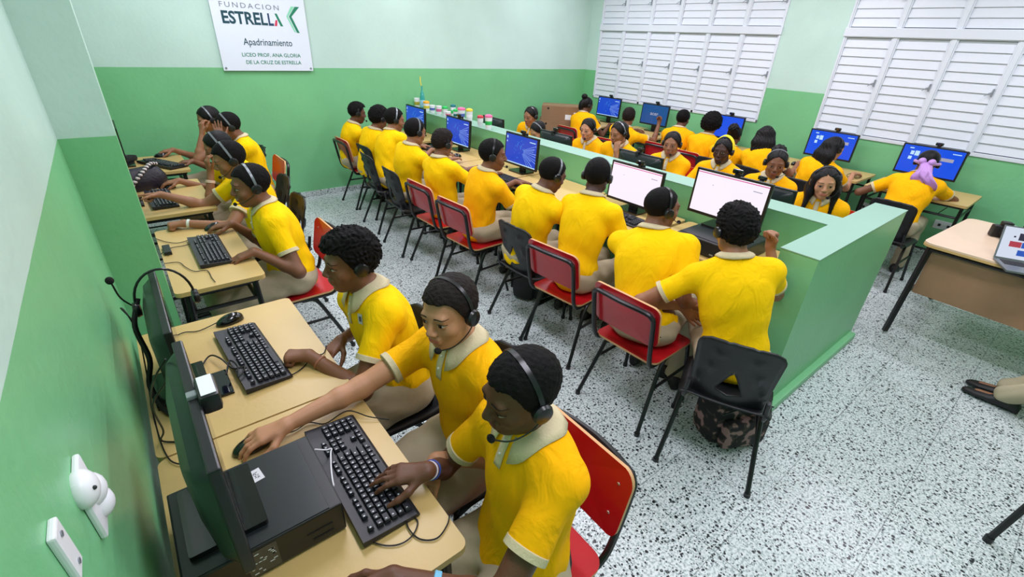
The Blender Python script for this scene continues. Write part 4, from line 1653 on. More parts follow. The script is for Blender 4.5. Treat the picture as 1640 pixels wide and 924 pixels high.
    for i in range(nc + 1):
        a = gap + (2 * math.pi - 2 * gap) * i / nc
        rad = e1 * math.cos(a) + e2 * math.sin(a)
        front = max(0, math.cos(a))
        rr = .056 * hb * s
        dz = -.024 * max(0, math.cos(a)) ** 1.5
        pin = ncen + rad * (rr - .001) + ndir * (-.012 + dz) * s
        ptop = ncen + rad * (rr + .003) + ndir * (.026 + dz) * s
        ptop2 = ncen + rad * (rr + .006) + ndir * (.025 + dz) * s
        ln = (.021 + .018 * front ** 4) if vox > .005 else (.034 + .026 * front ** 2)
        lead = rad * (.012 + ln * (.5 if vox > .005 else .75)) - ndir * ln
        pout = ncen + rad * (rr + .004) + ndir * (.022 + dz) * s + lead * s
        w = sb.find_nearest(Vector(pout), .08)
        if w[0] is not None:
            sd_ = (Vector(pout) - w[0]).dot(w[1])
            if sd_ < .004:
                pout = np.array(w[0] + w[1] * .004)
            elif sd_ > .012:
                pout = np.array(w[0] + w[1] * .010)
        pm = (ptop2 + pout) * .5 + rad * .004
        w = sb.find_nearest(Vector(pm), .08)
        if w[0] is not None and (Vector(pm) - w[0]).dot(w[1]) < .004:
            pm = np.array(w[0] + w[1] * .0045)
        rows.append([pin, ptop, ptop2, pm, pout])
    vs = [tuple(p - base) for r_ in rows for p in r_]
    g.add(vs, [(i * 5 + j, (i + 1) * 5 + j, (i + 1) * 5 + j + 1, i * 5 + j + 1) for i in range(nc) for j in range(4)])
    co = g.build('collar', CREAM, shirt, True, auto=60)
    md = co.modifiers.new('s', 'SOLIDIFY'); md.thickness = .0022; md.offset = 1
    if placket:
        g = MB()
        vs = []
        st = ncen + tf * .14
        for j in range(9):
            z = -.012 - .105 * j / 8
            for k in (-1, -.33, .33, 1):
                o = Vector(st + ndir * z + srt * k * .0150)
                r_ = sb.ray_cast(o, Vector(-tf), .25)
                p = (r_[0] + Vector(tf) * .0025) if r_[0] is not None else o - Vector(tf) * .10
                vs.append(tuple(p - Vector(base)))
        g.add(vs, [(j * 4 + i, j * 4 + i + 1, (j + 1) * 4 + i + 1, (j + 1) * 4 + i) for j in range(8) for i in range(3)])
        pl = g.build('placket', CREAM, shirt, True)
        md = pl.modifiers.new('s', 'SOLIDIFY'); md.thickness = .002; md.offset = 0
        for j in (2, 5):
            p = (Vector(vs[j * 4 + 1]) + Vector(vs[j * 4 + 2])) / 2 + Vector(tf) * .002
            MB().ell(tuple(p), (.004, .004, .004), 8, 5).build('button', LABELW, pl)
    if badge:
        g = MB(); vs = []
        for j in range(5):
            for i in range(5):
                o = Vector(chest + tf * .2 - srt * (.060 + .008 * i) + tax * (.045 + .010 * j))
                r_ = sb.ray_cast(o, Vector(-tf), .3)
                p = (r_[0] + Vector(tf) * .002) if r_[0] is not None else o
                vs.append(tuple(p - Vector(base)))
        g.add(vs, [(j * 5 + i, j * 5 + i + 1, (j + 1) * 5 + i + 1, (j + 1) * 5 + i) for j in range(4) for i in range(4)])
        g.build('chest_badge', mat('embroidered_badge', (200, 206, 214), rough=.8), shirt, True)
        g = MB()
        g.add([tuple(Vector(vs[i]) + Vector(tf) * .001) for i in (6, 7, 8, 11, 12, 13, 16, 17, 18)], [(0, 1, 4, 3), (1, 2, 5, 4), (3, 4, 7, 6), (4, 5, 8, 7)])
        g.build('badge_emblem', NAVY, shirt, True)
    # ------------------------------------------------ trousers
    lo3 = np.min([P] + kn + ft, 0) - .20; hi3 = np.max([P] + kn + ft, 0) + .20
    lo3[2] = -.02
    T = Field(lo3, hi3, .0115)
    T.ell(P - up * .02, np.stack([rt, fw, up], 1), (.162 * bulk * s, .128 * bulk * s, .115), .03)
    for i in (0, 1):
        T.cap(hipj[i] - up * .01, kn[i], .095 * bulk * s, .068 * s, .04)
        T.cap(kn[i], ft[i] - up * .025, .068 * s, .058 * s, .02)
    X, Y, Z = T.ax[0][:, None, None], T.ax[1][None, :, None], T.ax[2][None, None, :]
    T.D = (T.D + (.0035 * np.sin(60 * Z + 18 * X + 22 * Y + 3 * np.sin(14 * X + 9 * Y)))).astype(np.float32)
    T.cut((0, 0, .055), -up, .004)
    T.cut(P + up * .065 + tax * .0, up, .01)
    V_, Q_ = T.mesh()
    V_ = relax(V_, Q_, 1, .5)
    np_mesh('trousers', V_, Q_, KHAKI, root, base)
    if belt:
        g = MB()
        ring = []
        for i in range(25):
            a = 2 * math.pi * i / 24
            ring.append(tuple(P + rt * math.cos(a) * .158 * bulk * s + fw * math.sin(a) * .128 * bulk * s - up * .012 + tax * .0 - base))
        g.tube(ring, .016, 6, cap=False)
        g.build('belt', BELT, root, True)
    if feet:
        for i in (0, 1):
            g = MB()
            q = ft[i] - base
            n_ = 14
            vs, fs = [], []
            for j, (yy, ww, hh) in enumerate(((-.085, .025, .05), (-.06, .038, .085), (.0, .042, .085), (.06, .046, .055), (.12, .046, .042), (.165, .034, .032), (.185, .015, .02))):
                for k2 in range(n_):
                    a = 2 * math.pi * k2 / n_
                    zz = max(0.0, .5 + .5 * math.sin(a)) * hh
                    xx = math.cos(a) * ww
                    vs.append(tuple(V3((q[0], q[1], 0.002)) + fw * yy + rt * xx + up * zz))
                if j:
                    fs += [((j - 1) * n_ + k2, (j - 1) * n_ + (k2 + 1) % n_, j * n_ + (k2 + 1) % n_, j * n_ + k2) for k2 in range(n_)]
            fs += [tuple(range(n_)), tuple(range(6 * n_, 7 * n_))]
            g.add(vs, fs)
            g.build('shoe', SHOE, root, True, auto=60)
    # ------------------------------------------------ hair
    hm = hairm or (HAIRS if hair in ('long', 'slick', 'ponytail', 'bun', 'longback', 'puff') else HAIRM)
    hvx = .0045 if vox > .005 else .0032
    ext = {'long': .36, 'longback': .52, 'ponytail': .30}.get(hair, .16)
    loh, hih = C - ext, C + (.17 if hair != 'puff' else .2)
    if ext > .2:
        hih = C + .22
    Hf = Field(loh, hih, hvx)
    def HE(x, y, z, a, b, c, k=.012, op='u'):
        Hf.ell(hp(x, y, z), HM, (a * hs, b * hs, c * hs), k, op)
    def HK(a, b, r1, r2, k=.01):
        Hf.cap(hp(*a), hp(*b), r1 * hs, r2 * hs, k)
    X, Y, Z = Hf.ax[0][:, None, None], Hf.ax[1][None, :, None], Hf.ax[2][None, None, :]
    lx = ((X - C[0]) * hr[0] + (Y - C[1]) * hr[1] + (Z - C[2]) * hr[2]) / hs
    ly = ((X - C[0]) * hf[0] + (Y - C[1]) * hf[1] + (Z - C[2]) * hf[2]) / hs
    lz = ((X - C[0]) * hu[0] + (Y - C[1]) * hu[1] + (Z - C[2]) * hu[2]) / hs
    th = {'buzz': .003, 'short': .005, 'crop': .009, 'curly': .017, 'afro': .045, 'fade': .010}.get(hair, .006)
    HE(0, -.012, .022, .073 + th, .092 + th, .082 + th, 0)
    if hair in ('curly', 'afro', 'fade'):
        HE(0, .0, .060, .066 + th * .8, .085 + th * .6, .055 + th, .02)
        amp, fq = {'curly': (.0065, 150.), 'afro': (.008, 120.), 'fade': (.004, 190.)}[hair]
        cur = np.sin(fq * lx + 3 * np.sin(80 * ly)) * np.sin(fq * 1.05 * ly + 3 * np.sin(75 * lz)) * np.sin(fq * .97 * lz + 3 * np.sin(85 * lx))
        Hf.D = (Hf.D + amp * cur * 1.3).astype(np.float32)
    elif hair in ('short', 'crop', 'buzz'):
        cur = np.sin(230 * lx + 2 * np.sin(90 * ly)) * np.sin(230 * ly) * np.sin(220 * lz)
        Hf.D = (Hf.D + (.0012 if hair != 'crop' else .0022) * cur).astype(np.float32)
    # hairline: keep above a surface running forehead - temple - over the ear - nape
    side = np.clip((np.abs(lx) - .035) / .04, 0, 1)
    line = np.where(ly > .0, .060 - .092 * side * np.clip(1.05 - ly / .055, 0, 1) + .18 * np.clip(.055 - ly, 0, .055) * 0, -.020 + .045 * (ly + .10) / .10 * 0 - .045 * np.clip(-ly / .08, 0, 1))
    line = line + np.where(ly <= 0, -.005, 0) + (.012 if hair == 'fade' else 0)
    if hair in ('long', 'longback', 'ponytail', 'bun', 'slick', 'puff'):
        line = np.where(ly > .0, .068 - .090 * np.clip((np.abs(lx) - .008) / .066, 0, 1) ** 1.5 * np.clip(1.3 - ly / .09, 0, 1), -.030 - .035 * np.clip(-ly / .08, 0, 1))
    keep = (lz - line) * .8
    Hf.D = np.maximum(Hf.D, -keep).astype(np.float32)
    if hair in ('long', 'longback'):
        # curtain falling from the crown
        dwn = V3((0, 0, -1))
        L = .30 if hair == 'long' else .42
        for k in (-1, -.5, 0, .5, 1):
            a = hp(k * .062, -.050 - .030 * (1 - abs(k)), .02)
            b = hp(k * .075, -.068 - .020 * (1 - abs(k)), -.08)
            c = b + (dwn * .35 - tax * .65) * (L - .10) * (1 if hair == 'longback' else .9) - tf * .035 + srt * k * .02
            Hf.cap(a, b, .034, .036, .03)
            Hf.cap(b, c, .036, .024, .04)
        if hair == 'long':
            for k in (-1, 1):
                for q_ in (0, 1, 2):
                    a = hp(k * (.066 + .004 * q_), .022 - .026 * q_, .030 - .01 * q_); b = hp(k * .080, .018 - .026 * q_, -.085)
                    c = b + dwn * (.17 - .01 * q_) + fw * (.030 - .028 * q_) + rt * k * (.010 + .010 * q_)
                    Hf.cap(a, b, .013, .018, .03)
                    Hf.cap(b, c, .019, .010, .035)
        st = np.sin(260 * lx + 26 * ly + 9 * np.sin(16 * lz)) * np.sin(190 * ly)
        wv = .0016 if hair == 'long' else .003
        Hf.D = (Hf.D + wv * st).astype(np.float32)
    if hair == 'ponytail':
        a = hp(0, -.105, .02)
        Hf.ell(a, HM, (.028, .026, .028), .015)
        Hf.cap(a, a + V3((0, 0, -.10)) - hf * .035, .026, .028, .02)
        Hf.cap(a + V3((0, 0, -.10)) - hf * .035, a + V3((0, 0, -.22)) - hf * .02, .028, .010, .02)
    if hair == 'bun':
        Hf.ell(hp(0, -.075, .105), HM, (.045, .045, .040), .01)
        Hf.ell(hp(0, -.105, -.02), HM, (.040, .03, .07), .02)
    if hair == 'puff':
        pc = hp(0, -.105, .055)
        w = np.sqrt((X - pc[0]) ** 2 + (Y - pc[1]) ** 2 + (Z - pc[2]) ** 2) - .058
        cur = np.sin(150 * lx + 3 * np.sin(80 * ly)) * np.sin(150 * ly) * np.sin(150 * lz)
        Hf.D = np.minimum(Hf.D, w + .007 * cur).astype(np.float32)
    # parting
    if hair in ('long', 'slick', 'ponytail', 'puff') :
        gr = np.exp(-(lx / .0035) ** 2) * (ly > -.04) * (lz > .03)
        Hf.D = (Hf.D + .0045 * gr).astype(np.float32)
    Vh, Qh = Hf.mesh()
    Vh = relax(Vh, Qh, 1, .3)
    ho = np_mesh('hair', Vh, Qh, hm, root, base)
    # ------------------------------------------------ headset
    if headset:
        up_h = th + .012
        T4 = Matrix(((hr[0], hf[0], hu[0], C[0] - base[0]), (hr[1], hf[1], hu[1], C[1] - base[1]), (hr[2], hf[2], hu[2], C[2] - base[2]), (0, 0, 0, 1)))
        g = MB(); g.T = T4
        pts = []
        hw = .086 + max(0, th - .012) * .5
        tilt = -.012
        for i in range(19):
            a = math.pi * i / 18
            pts.append((hw * math.cos(a) * hs, (tilt + .012 * math.sin(a)) * hs, (-.004 + (.108 + th * .95) * math.sin(a) ** .8) * hs))
        # flat springy band
        vs, fs = [], []
        for i, p in enumerate(pts):
            pr = Vector(p)
            tn = (Vector(pts[min(i + 1, 18)]) - Vector(pts[max(i - 1, 0)])).normalized()
            nn = tn.cross(Vector((0, 1, 0))).normalized()
            for (a, c) in ((-.0065, -.0015), (.0065, -.0015), (.0065, .0015), (-.0065, .0015)):
                vs.append(tuple(pr + Vector((0, 1, 0)) * a + nn * c))
            if i:
                b0, b1 = (i - 1) * 4, i * 4
                fs += [(b0 + k2, b0 + (k2 + 1) % 4, b1 + (k2 + 1) % 4, b1 + k2) for k2 in range(4)]
        g.add(vs, fs)
        hso = g.build('headset', HSG if headset == 'grey' else HSB, root, True)
        for k in (1, -1):
            g = MB(); g.T = T4
            g.lathe([(.016, -.008), (.026, -.006), (.028, .002), (.024, .010), (.012, .013)] if k > 0 else [(.012, -.013), (.024, -.010), (.028, -.002), (.026, .006), (.016, .008)], 18, ((hw + .0) * k * hs, (tilt + .004) * hs, -.012 * hs), 'x')
            g.build('ear_cup', HSB, hso, True)
            g = MB(); g.T = T4
            g.lathe([(.010, -.004), (.024, -.005), (.026, .0), (.024, .005), (.010, .004)], 18, ((hw - .009) * k * hs, (tilt + .004) * hs, -.012 * hs), 'x')
            g.build('ear_cushion', FOAM, hso, True)
        if mic:
            k = 1 if mic == 'r' else -1
            g = MB(); g.T = T4
            mp = [(k * (hw + .008), tilt + .004, -.014), (k * (hw + .004), .03, -.045), (k * .070, .075, -.070), (k * .038, .106, -.078)]
            g.tube(smooth_path([tuple(c_ * hs for c_ in p) for p in mp], 5), .0022, 6)
            g.build('microphone_boom', HSB, hso, True)
            g = MB(); g.T = T4
            g.ell(tuple(c_ * hs for c_ in (k * .030, .109, -.079)), (.013, .010, .010), 12, 8)
            g.build('microphone', FOAM, hso, True)
    root['_'] = 0
    del root['_']
    info = dict(root=root, base=base, C=C, HM=HM, hp=hp, N=N, P=P, fw=fw, rt=rt, up=up, arms=arms, hs=hs, T=(SR, SL))
    PEOPLE.append(info)
    return info

def wristband(info, which, pos, rgb, wdt=.012, name='wristband', r=None):
    """pos 0..1 from elbow to wrist"""
    side, S_, E_, W, spec = info['arms'][0 if which == 'r' else 1]
    a = E_ + (W - E_) * pos
    u = nrm(W - E_)
    rr = r or (.034 + (.022 - .034) * max(0, (pos - .3) / .7)) + .003
    g = MB()
    b_ = info['base']
    g.tube([a - u * wdt / 2 - b_, a - u * wdt * .4 - b_, a + u * wdt * .4 - b_, a + u * wdt / 2 - b_], [rr - .003, rr, rr, rr - .003], 20)
    return g.build(name, mat('band_%d_%d_%d' % rgb, rgb, rough=.5), info['root'], True)
UPV = (0, 0, 1)
def hd(x, y, z, d, pose='type', n=UPV):
    return dict(w=(x, y, z), d=d, n=n, pose=pose)
D1, D2, D3, D4, D5 = (68, 42, 31), (100, 64, 45), (124, 82, 57), (150, 104, 74), (190, 138, 103)
FR = .0042
MD = .0062
FA = .0078
# ---- front left trio (facing -x)
p = person('boy in yellow polo nearest the camera typing, thin headset, light blue wristband', (.60, .61), (.600, .665, 1.10), face=172, body=174, bulk=.94, cloth=GOLD, pitch=-10, roll=-3, skinrgb=D2,
           rh=hd(.405, .80, .818, (-1, .62, -.08), 'type'), lh=hd(.215, .615, .783, (-1, .05, 0), 'flat'), hair='crop', vox=FR, headset=True, mic='l', belt=True,
           rpole=(.2, .6, -1), lpole=(.25, -.8, -.6), badge=False)
wristband(p, 'l', .62, (120, 190, 226), .018)
wristband(p, 'r', .80, (40, 70, 160), .014)
wristband(p, 'r', .93, (214, 206, 220), .008)
p = person('boy in yellow polo stretching his arm to the mouse, boom microphone at his mouth', (.74, 1.04), (.655, 1.085, 1.105), face=200, body=184, pitch=-6, roll=3, skinrgb=D5, cloth=GOLD,
           rh=hd(.155, 1.215, .800, (-1, .05, -.08), 'mouse'), lh=hd(.49, .90, .715, (-.8, -.6, -.35), 'rest', n=(0, -.2, 1)), hair='crop', vox=FR, mic='l', headset=True, hairm=HAIRB,
           rpole=(.2, .5, -1), lpole=(.5, -.4, -1), lids=True)
p = person('curly-haired boy in yellow polo with his clenched fist on the second desk', (.665, 1.515), (.545, 1.61, 1.10), face=178, body=184, pitch=-4, skinrgb=D3,
           lh=hd(.325, 1.545, .787, (-1, .65, 0), 'fist'), rh=hd(.50, 1.72, .69, (-.8, -.4, -.2), 'rest'), hair='curly', vox=FR + .0006, headset=True, mic=None, badge=True,
           lpole=(.1, -.8, -.7), rpole=(.4, .6, -1))
wristband(p, 'l', .80, (150, 96, 70), .008)
# ---- left row behind the pilaster
p = person('smiling boy in yellow polo behind the pilaster, one hand on the keyboard edge', (.60, 2.82), (.475, 2.87, 1.09), face=183, body=182, pitch=-6, skinrgb=D3, smile=True,
           lh=hd(.385, 2.64, .790, (-1, .05, -.25), 'type'), rh=hd(.375, 3.13, .795, (-1, .3, -.1), 'mouse'), hair='crop', vox=.0052, headset='grey', mic='l', lpole=(.6, -.6, -1), feet=True)
p = person('student in yellow polo pointing at the screen, green watch on the other wrist', (.64, 3.50), (.50, 3.55, 1.09), face=178, body=180, pitch=-18, skinrgb=D4, smile=False,
           lh=hd(.15, 3.31, .785, (-1, .15, 0), 'fist'), rh=hd(.09, 3.74, .86, (-1, .1, .0), 'point', n=(0, .5, 1)), hair='crop', vox=MD, headset='grey', mic='l', lpole=(.2, -.8, -.7), rpole=(.1, .2, -1))
wristband(p, 'l', .92, (206, 214, 204), .016, name='watch_strap')
q = wristband(p, 'l', .93, (24, 60, 48), .030, name='watch_face', r=.020)
p = person('student in yellow polo with beaded bracelets and one arm propped upright', (.66, 4.10), (.515, 4.02, 1.08), face=178, body=182, pitch=-20, skinrgb=D4, girl=True,
           rh=hd(.24, 4.29, .80, (-1, 0, -.1), 'mouse'), lh=hd(.42, 3.93, .93, (-.1, .05, 1), 'cup', n=(-1, -.2, 0)), hair='slick', vox=MD, headset='grey', mic='l', lpole=(.2, -.3, -1))
wristband(p, 'l', .70, (226, 200, 178), .020, name='bracelet')
p = person('boy in yellow polo holding his hand up to his headset in the far left group', (.86, 4.78), (.735, 4.84, 1.085), face=178, body=184, pitch=-22, skinrgb=D3,
           lh=hd(.63, 4.70, 1.00, (.05, .15, 1), 'flat', n=(-.2, -1, 0)), hair='crop', vox=MD, headset='grey', mic=None, rh=hd(.42, 5.0, .78, (-1, 0, 0), 'rest'), lpole=(-.3, -.6, -1))
p = person('student in yellow polo resting a cheek on one hand by the back wall, far left', (.80, 5.34), (.655, 5.27, 1.09), face=186, body=186, pitch=-16, skinrgb=D4,
           lh=hd(.565, 5.16, .985, (.15, .3, 1), 'cup', n=(-1, -.5, 0)), rh=hd(.33, 5.46, .80, (-1, 0, -.1), 'mouse'), hair='slick', vox=MD, headset='grey', mic=None, lpole=(-.5, -.3, -1))

# ---- centre row, facing the partition (+x)
def mrow(label, hip, head, **kw):
    y = hip[1]
    kw.setdefault('rh', hd(2.50, y - .13, .795, (1, .25, -.1)))
    kw.setdefault('lh', hd(2.50, y + .13, .795, (1, -.25, -.1)))
    kw.setdefault('face', 0)
    kw.setdefault('vox', MD)
    return person(label, hip, head, **kw)
mrow('boy in yellow polo against the back wall at the far end of the centre row', (2.03, 5.50), (2.13, 5.42, 1.055), face=-8, skinrgb=D2, hair='fade', headset=True, mic='r', s=.94)
mrow('student in yellow polo mostly hidden behind the boy leaning forward in the centre row', (2.06, 5.02), (2.19, 4.98, 1.055), face=10, skinrgb=D3, hair='curly', headset=True, mic=None)
mrow('boy in yellow polo leaning towards his screen, second black chair of the centre row', (2.04, 4.55), (2.22, 4.66, 1.085), face=-10, body=6, skinrgb=D4, hair='crop', headset='grey', mic='r')
mrow('boy in yellow polo with glossy headset band and arms reaching forward, third black chair', (2.00, 4.02), (2.09, 3.98, 1.085), face=4, skinrgb=D4, hair='crop', headset='grey', mic=None, rh=hd(2.44, 3.95, .80, (1, .2, 0)), lh=hd(2.46, 4.18, .80, (1, -.2, 0)))
mrow('boy with shaved sides and reddish brown hair in yellow polo, centre row', (2.05, 3.44), (2.07, 3.47, 1.07), face=8, skinrgb=D3, hair='fade', hairm=HAIRB, headset=True, mic=None, s=.95)
mrow('boy in yellow polo turning his head in profile towards the windows', (2.02, 2.88), (2.12, 2.83, 1.10), cloth=GOLD, face=-32, body=-6, pitch=-4, skinrgb=D3, hair='crop', headset=True, mic='r', rh=hd(2.44, 2.72, .80, (1, .1, -.1)))
mrow('boy with close-cropped hair in yellow polo leaning on folded arms, centre row', (2.00, 2.28), (2.16, 2.22, 1.085), face=-12, body=4, pitch=-22, skinrgb=D2, hair='short', headset='grey', mic=None, rh=hd(2.50, 2.12, .80, (.7, .7, 0), 'rest'), lh=hd(2.50, 2.36, .81, (.6, -.7, .2), 'cup'))
mrow('slim boy in yellow polo seen from behind, head before the white page screen', (2.06, 1.84), (2.24, 1.90, 1.14), face=24, body=4, skinrgb=D1, hair='short', headset='grey', mic=None, pitch=-6)
p = mrow('broad boy in yellow polo with black belt, head in profile, red chair', (1.96, 1.21), (2.17, 1.365, 1.10), face=-22, body=14, pitch=-2, skinrgb=D3, hair='buzz', headset=True, mic='r', bulk=1.14, belt=True, vox=.0052,
     rh=hd(2.26, .98, .60, (.2, -.6, -.8), 'rest', n=(.6, -.5, .2)), lh=hd(2.45, 1.50, .80, (1, -.2, 0)))
p = mrow('boy in yellow polo with elbow out, seen from behind in the black corner chair', (2.05, .735), (2.115, .925, 1.125), face=58, body=38, pitch=-8, skinrgb=D4, hair='curly', headset=True, mic=None, vox=.0052,
     rh=hd(2.43, .865, .985, (-.1, .1, 1), 'fist', n=(1, -.3, .2)), lh=hd(2.05, 1.05, .67, (.5, -.5, -.6), 'rest', n=(0, 1, .3)), rpole=(.7, -.1, -1), lpole=(-.8, .9, -.8),
     knees=((2.40, .90, .50), (2.33, 1.08, .50)), ankles=((2.38, .92, .09), (2.30, 1.12, .09)))

# ---- behind the partition, facing it (-x)
def rrow(label, hip, head, **kw):
    y = hip[1]
    kw.setdefault('rh', hd(3.86, y + .12, .80, (-1, -.25, -.1)))
    kw.setdefault('lh', hd(3.86, y - .12, .80, (-1, .25, -.1)))
    kw.setdefault('face', 190)
    kw.setdefault('vox', MD)
    kw.setdefault('girl', True)
    kw.setdefault('cloth', GOLD)
    return person(label, hip, head, **kw)
rrow('girl with long dark hair in yellow polo, boom microphone at her mouth, nearest the wing', (4.02, 1.20), (3.84, 1.15, 1.065), face=203, body=192, pitch=-10, roll=5, skinrgb=D5, hair='long', mic='l', vox=.0052)
rrow('girl with afro puff and centre parting in yellow polo looking down', (4.22, 1.66), (4.11, 1.625, 1.07), face=206, body=192, pitch=-10, skinrgb=D3, hair='puff', mic='l', headset='grey', vox=.0052)
p = rrow('girl with a bright yellow headband in yellow polo', (4.28, 2.16), (4.17, 2.13, 1.07), face=190, body=190, pitch=-6, skinrgb=D1, hair='slick', mic='l', vox=.0052)
g = MB()
hw = []
for i in range(19):
    a = math.pi * i / 18
    hw.append((.080 * math.cos(a), -.020 - .010 * math.sin(a), -.005 + .118 * math.sin(a)))
vs, fs = [], []
for i, q in enumerate(hw):
    for dy, dr in ((-.026, .0), (-.012, .006), (.012, .006), (.026, .0)):
        r_ = Vector((q[0], 0, q[2])).normalized() * (dr + .006)
        vs.append(tuple(p['hp'](q[0] + r_.x, q[1] + dy, q[2] + r_.z) - p['base']))
    if i:
        fs += [((i - 1) * 4 + k, (i - 1) * 4 + k + 1, i * 4 + k + 1, i * 4 + k) for k in range(3)]
g.add(vs, fs)
hb = g.build('headband', mat('bright_yellow_cloth', (246, 226, 30), rough=.7), p['root'], True)
md = hb.modifiers.new('s', 'SOLIDIFY'); md.thickness = .003; md.offset = 1
rrow('girl with centre-parted hair in yellow polo, mouth at her microphone, behind a monitor', (4.20, 2.64), (4.08, 2.60, 1.055), face=200, body=192, pitch=-8, skinrgb=D4, hair='slick', mic='l', vox=.0058)
rrow('girl in yellow polo resting her chin on her hand behind the partition', (4.10, 3.20), (3.95, 3.15, 1.075), face=176, body=186, pitch=-14, skinrgb=D4, hair='ponytail', mic='l', headset='grey', lh=hd(3.80, 3.03, .92, (.3, .2, 1), 'cup', n=(-1, -.4, 0)), vox=.0058)
rrow('girl in yellow polo with hair tied back, left of the girl resting her chin', (4.12, 3.62), (3.98, 3.60, 1.04), face=192, body=188, pitch=-10, skinrgb=D5, hair='slick', mic='l', vox=.0058)
rrow('dark-haired girl bending low behind the monitor before the boxes', (3.98, 4.14), (3.68, 4.08, .96), face=176, body=182, pitch=-30, skinrgb=D5, hair='slick', mic='l', headset='grey')
rrow('girl in yellow polo furthest back behind the partition, before the boxes', (4.12, 4.66), (3.97, 4.55, 1.045), face=186, body=188, pitch=-12, skinrgb=D4, hair='slick', mic=None)

# ---- window wall, facing it (+x)
def wrow(label, hip, head, **kw):
    y = hip[1]
    kw.setdefault('rh', hd(5.80, y - .16, .79, (1, .15, -.1), 'rest'))
    kw.setdefault('lh', hd(5.80, y + .16, .79, (1, -.15, -.1), 'rest'))
    kw.setdefault('face', 5)
    kw.setdefault('vox', FA)
    kw.setdefault('cloth', GOLD)
    return person(label, hip, head, **kw)
p = wrow('girl in yellow polo leaning over her desk, lilac ribbon in her hair', (5.27, .93), (5.60, .945, 1.05), face=8, body=0, pitch=-18, skinrgb=D3, girl=True, hair='slick', headset=True, mic=None, vox=.0058,
         rh=hd(5.86, .88, .795, (.7, .7, 0), 'rest'), lh=hd(5.66, 1.22, .79, (.9, .2, 0), 'rest'), rpole=(.3, -1, -.5), lpole=(-.6, .8, -.6))
# lilac ribbon: band, knot and two hanging tails
LIL = mat('lilac_satin', (186, 136, 206), rough=.45, sheen=.3, bump=(30, .3))
g = MB()
ring = []
for i in range(21):
    a = math.pi + math.pi * i / 20
    ring.append(tuple(p['hp'](.090 * math.cos(a), -.01 + .105 * math.sin(a), .0 + .03 * math.sin(a)) - p['base']))
g.tube(ring, .013, 8)
rb = g.build('hair_ribbon', LIL, p['root'], True)
kc = p['hp'](.0, -.125, -.02) - p['base']
for k, dx in ((-1, .015), (1, .085)):
    g = MB()
    vs = []
    a0 = V3(kc)
    side_ = p['rt']
    for j in range(9):
        t_ = j / 8
        c_ = a0 - V3((0, 0, 1)) * (.21 * t_) - p['fw'] * (.03 + .085 * math.sin(t_ * 2.6)) + side_ * (dx * 1.6 * t_ + .012 * math.sin(9 * t_ + k))
        w_ = .016 + .034 * math.sin(math.pi * min(1, t_ * .8 + .1))
        for q_ in (-1, -.4, .3, 1):
            vs.append(tuple(c_ + side_ * w_ * q_ - p['fw'] * .010 * math.cos(q_ * 3 + 4 * t_)))
    g.add(vs, [(j * 4 + i, j * 4 + i + 1, (j + 1) * 4 + i + 1, (j + 1) * 4 + i) for j in range(8) for i in range(3)])
    o = g.build('ribbon_tail', LIL, rb, True)
    md = o.modifiers.new('s', 'SOLIDIFY'); md.thickness = .004
    g = MB()
    g.ell(tuple(a0 + side_ * k * .035), (.046, .030, .032))
    g.build('ribbon_loop', LIL, rb, True)
wrow('girl in yellow polo in profile with dark hair falling over her shoulder', (5.30, 1.74), (5.42, 1.66, 1.06), face=-30, body=-8, pitch=-10, skinrgb=D5, girl=True, hair='longback', headset=True, mic=None, vox=.0062,
     rh=hd(5.80, 1.52, .79, (.9, -.3, 0), 'rest'))
wrow('girl in yellow polo with very long wavy hair leaning to the screen', (5.28, 2.22), (5.43, 2.34, 1.06), face=22, body=12, pitch=-14, skinrgb=D4, girl=True, hair='longback', headset=False, mic=None)
wrow('student with a round afro puff, body hidden behind the yellow headband girl', (5.36, 2.72), (5.46, 2.70, 1.0), face=10, skinrgb=D2, girl=True, hair='puff', headset=False, mic=None, pitch=-20)
wrow('student in yellow polo with a wide curly afro, back to the camera', (5.48, 3.08), (5.63, 3.10, 1.05), face=10, skinrgb=D4, hair='afro', headset=False, mic=None)
wrow('student in yellow polo with short dark hair, left of the curly afro by the windows', (5.58, 3.52), (5.73, 3.56, 1.055), face=8, skinrgb=D2, hair='crop', headset=False, mic=None)
wrow('boy in yellow polo with an elbow on the desk below the start-up logo screen', (5.20, 4.14), (5.30, 4.10, 1.02), face=30, body=10, skinrgb=D3, hair='fade', hairm=HAIRB, headset=False, mic=None, rh=hd(5.66, 3.86, .95, (.2, .2, 1), 'fist', n=(1, 0, 0)), rpole=(0, -.4, -1))
wrow('girl in yellow polo with a high bun in the far right corner', (5.34, 4.98), (5.49, 5.04, 1.055), face=-14, body=6, skinrgb=D2, girl=True, hair='bun', headset=True, mic=None)
# ---- person at the right edge, only trousers and shoe in the picture
person('seated person at the right edge, only beige trouser leg and black shoe visible', (3.70, -1.00), (3.74, -1.05, 1.14), face=88, body=86, pitch=-5, skinrgb=D4, hair='short', headset=False, mic=None, vox=.009,
       rh=hd(3.82, -.76, .66, (0, 1, -.2), 'rest'), lh=hd(3.60, -.76, .66, (0, 1, -.2), 'rest'), knees=((3.86, -.60, .50), (3.62, -.60, .50)), ankles=((3.90, -.22, .11), (3.78, -.22, .11)))
chair('b', 3.70, -1.00, 0, 'black chair of the seated person at the right edge')
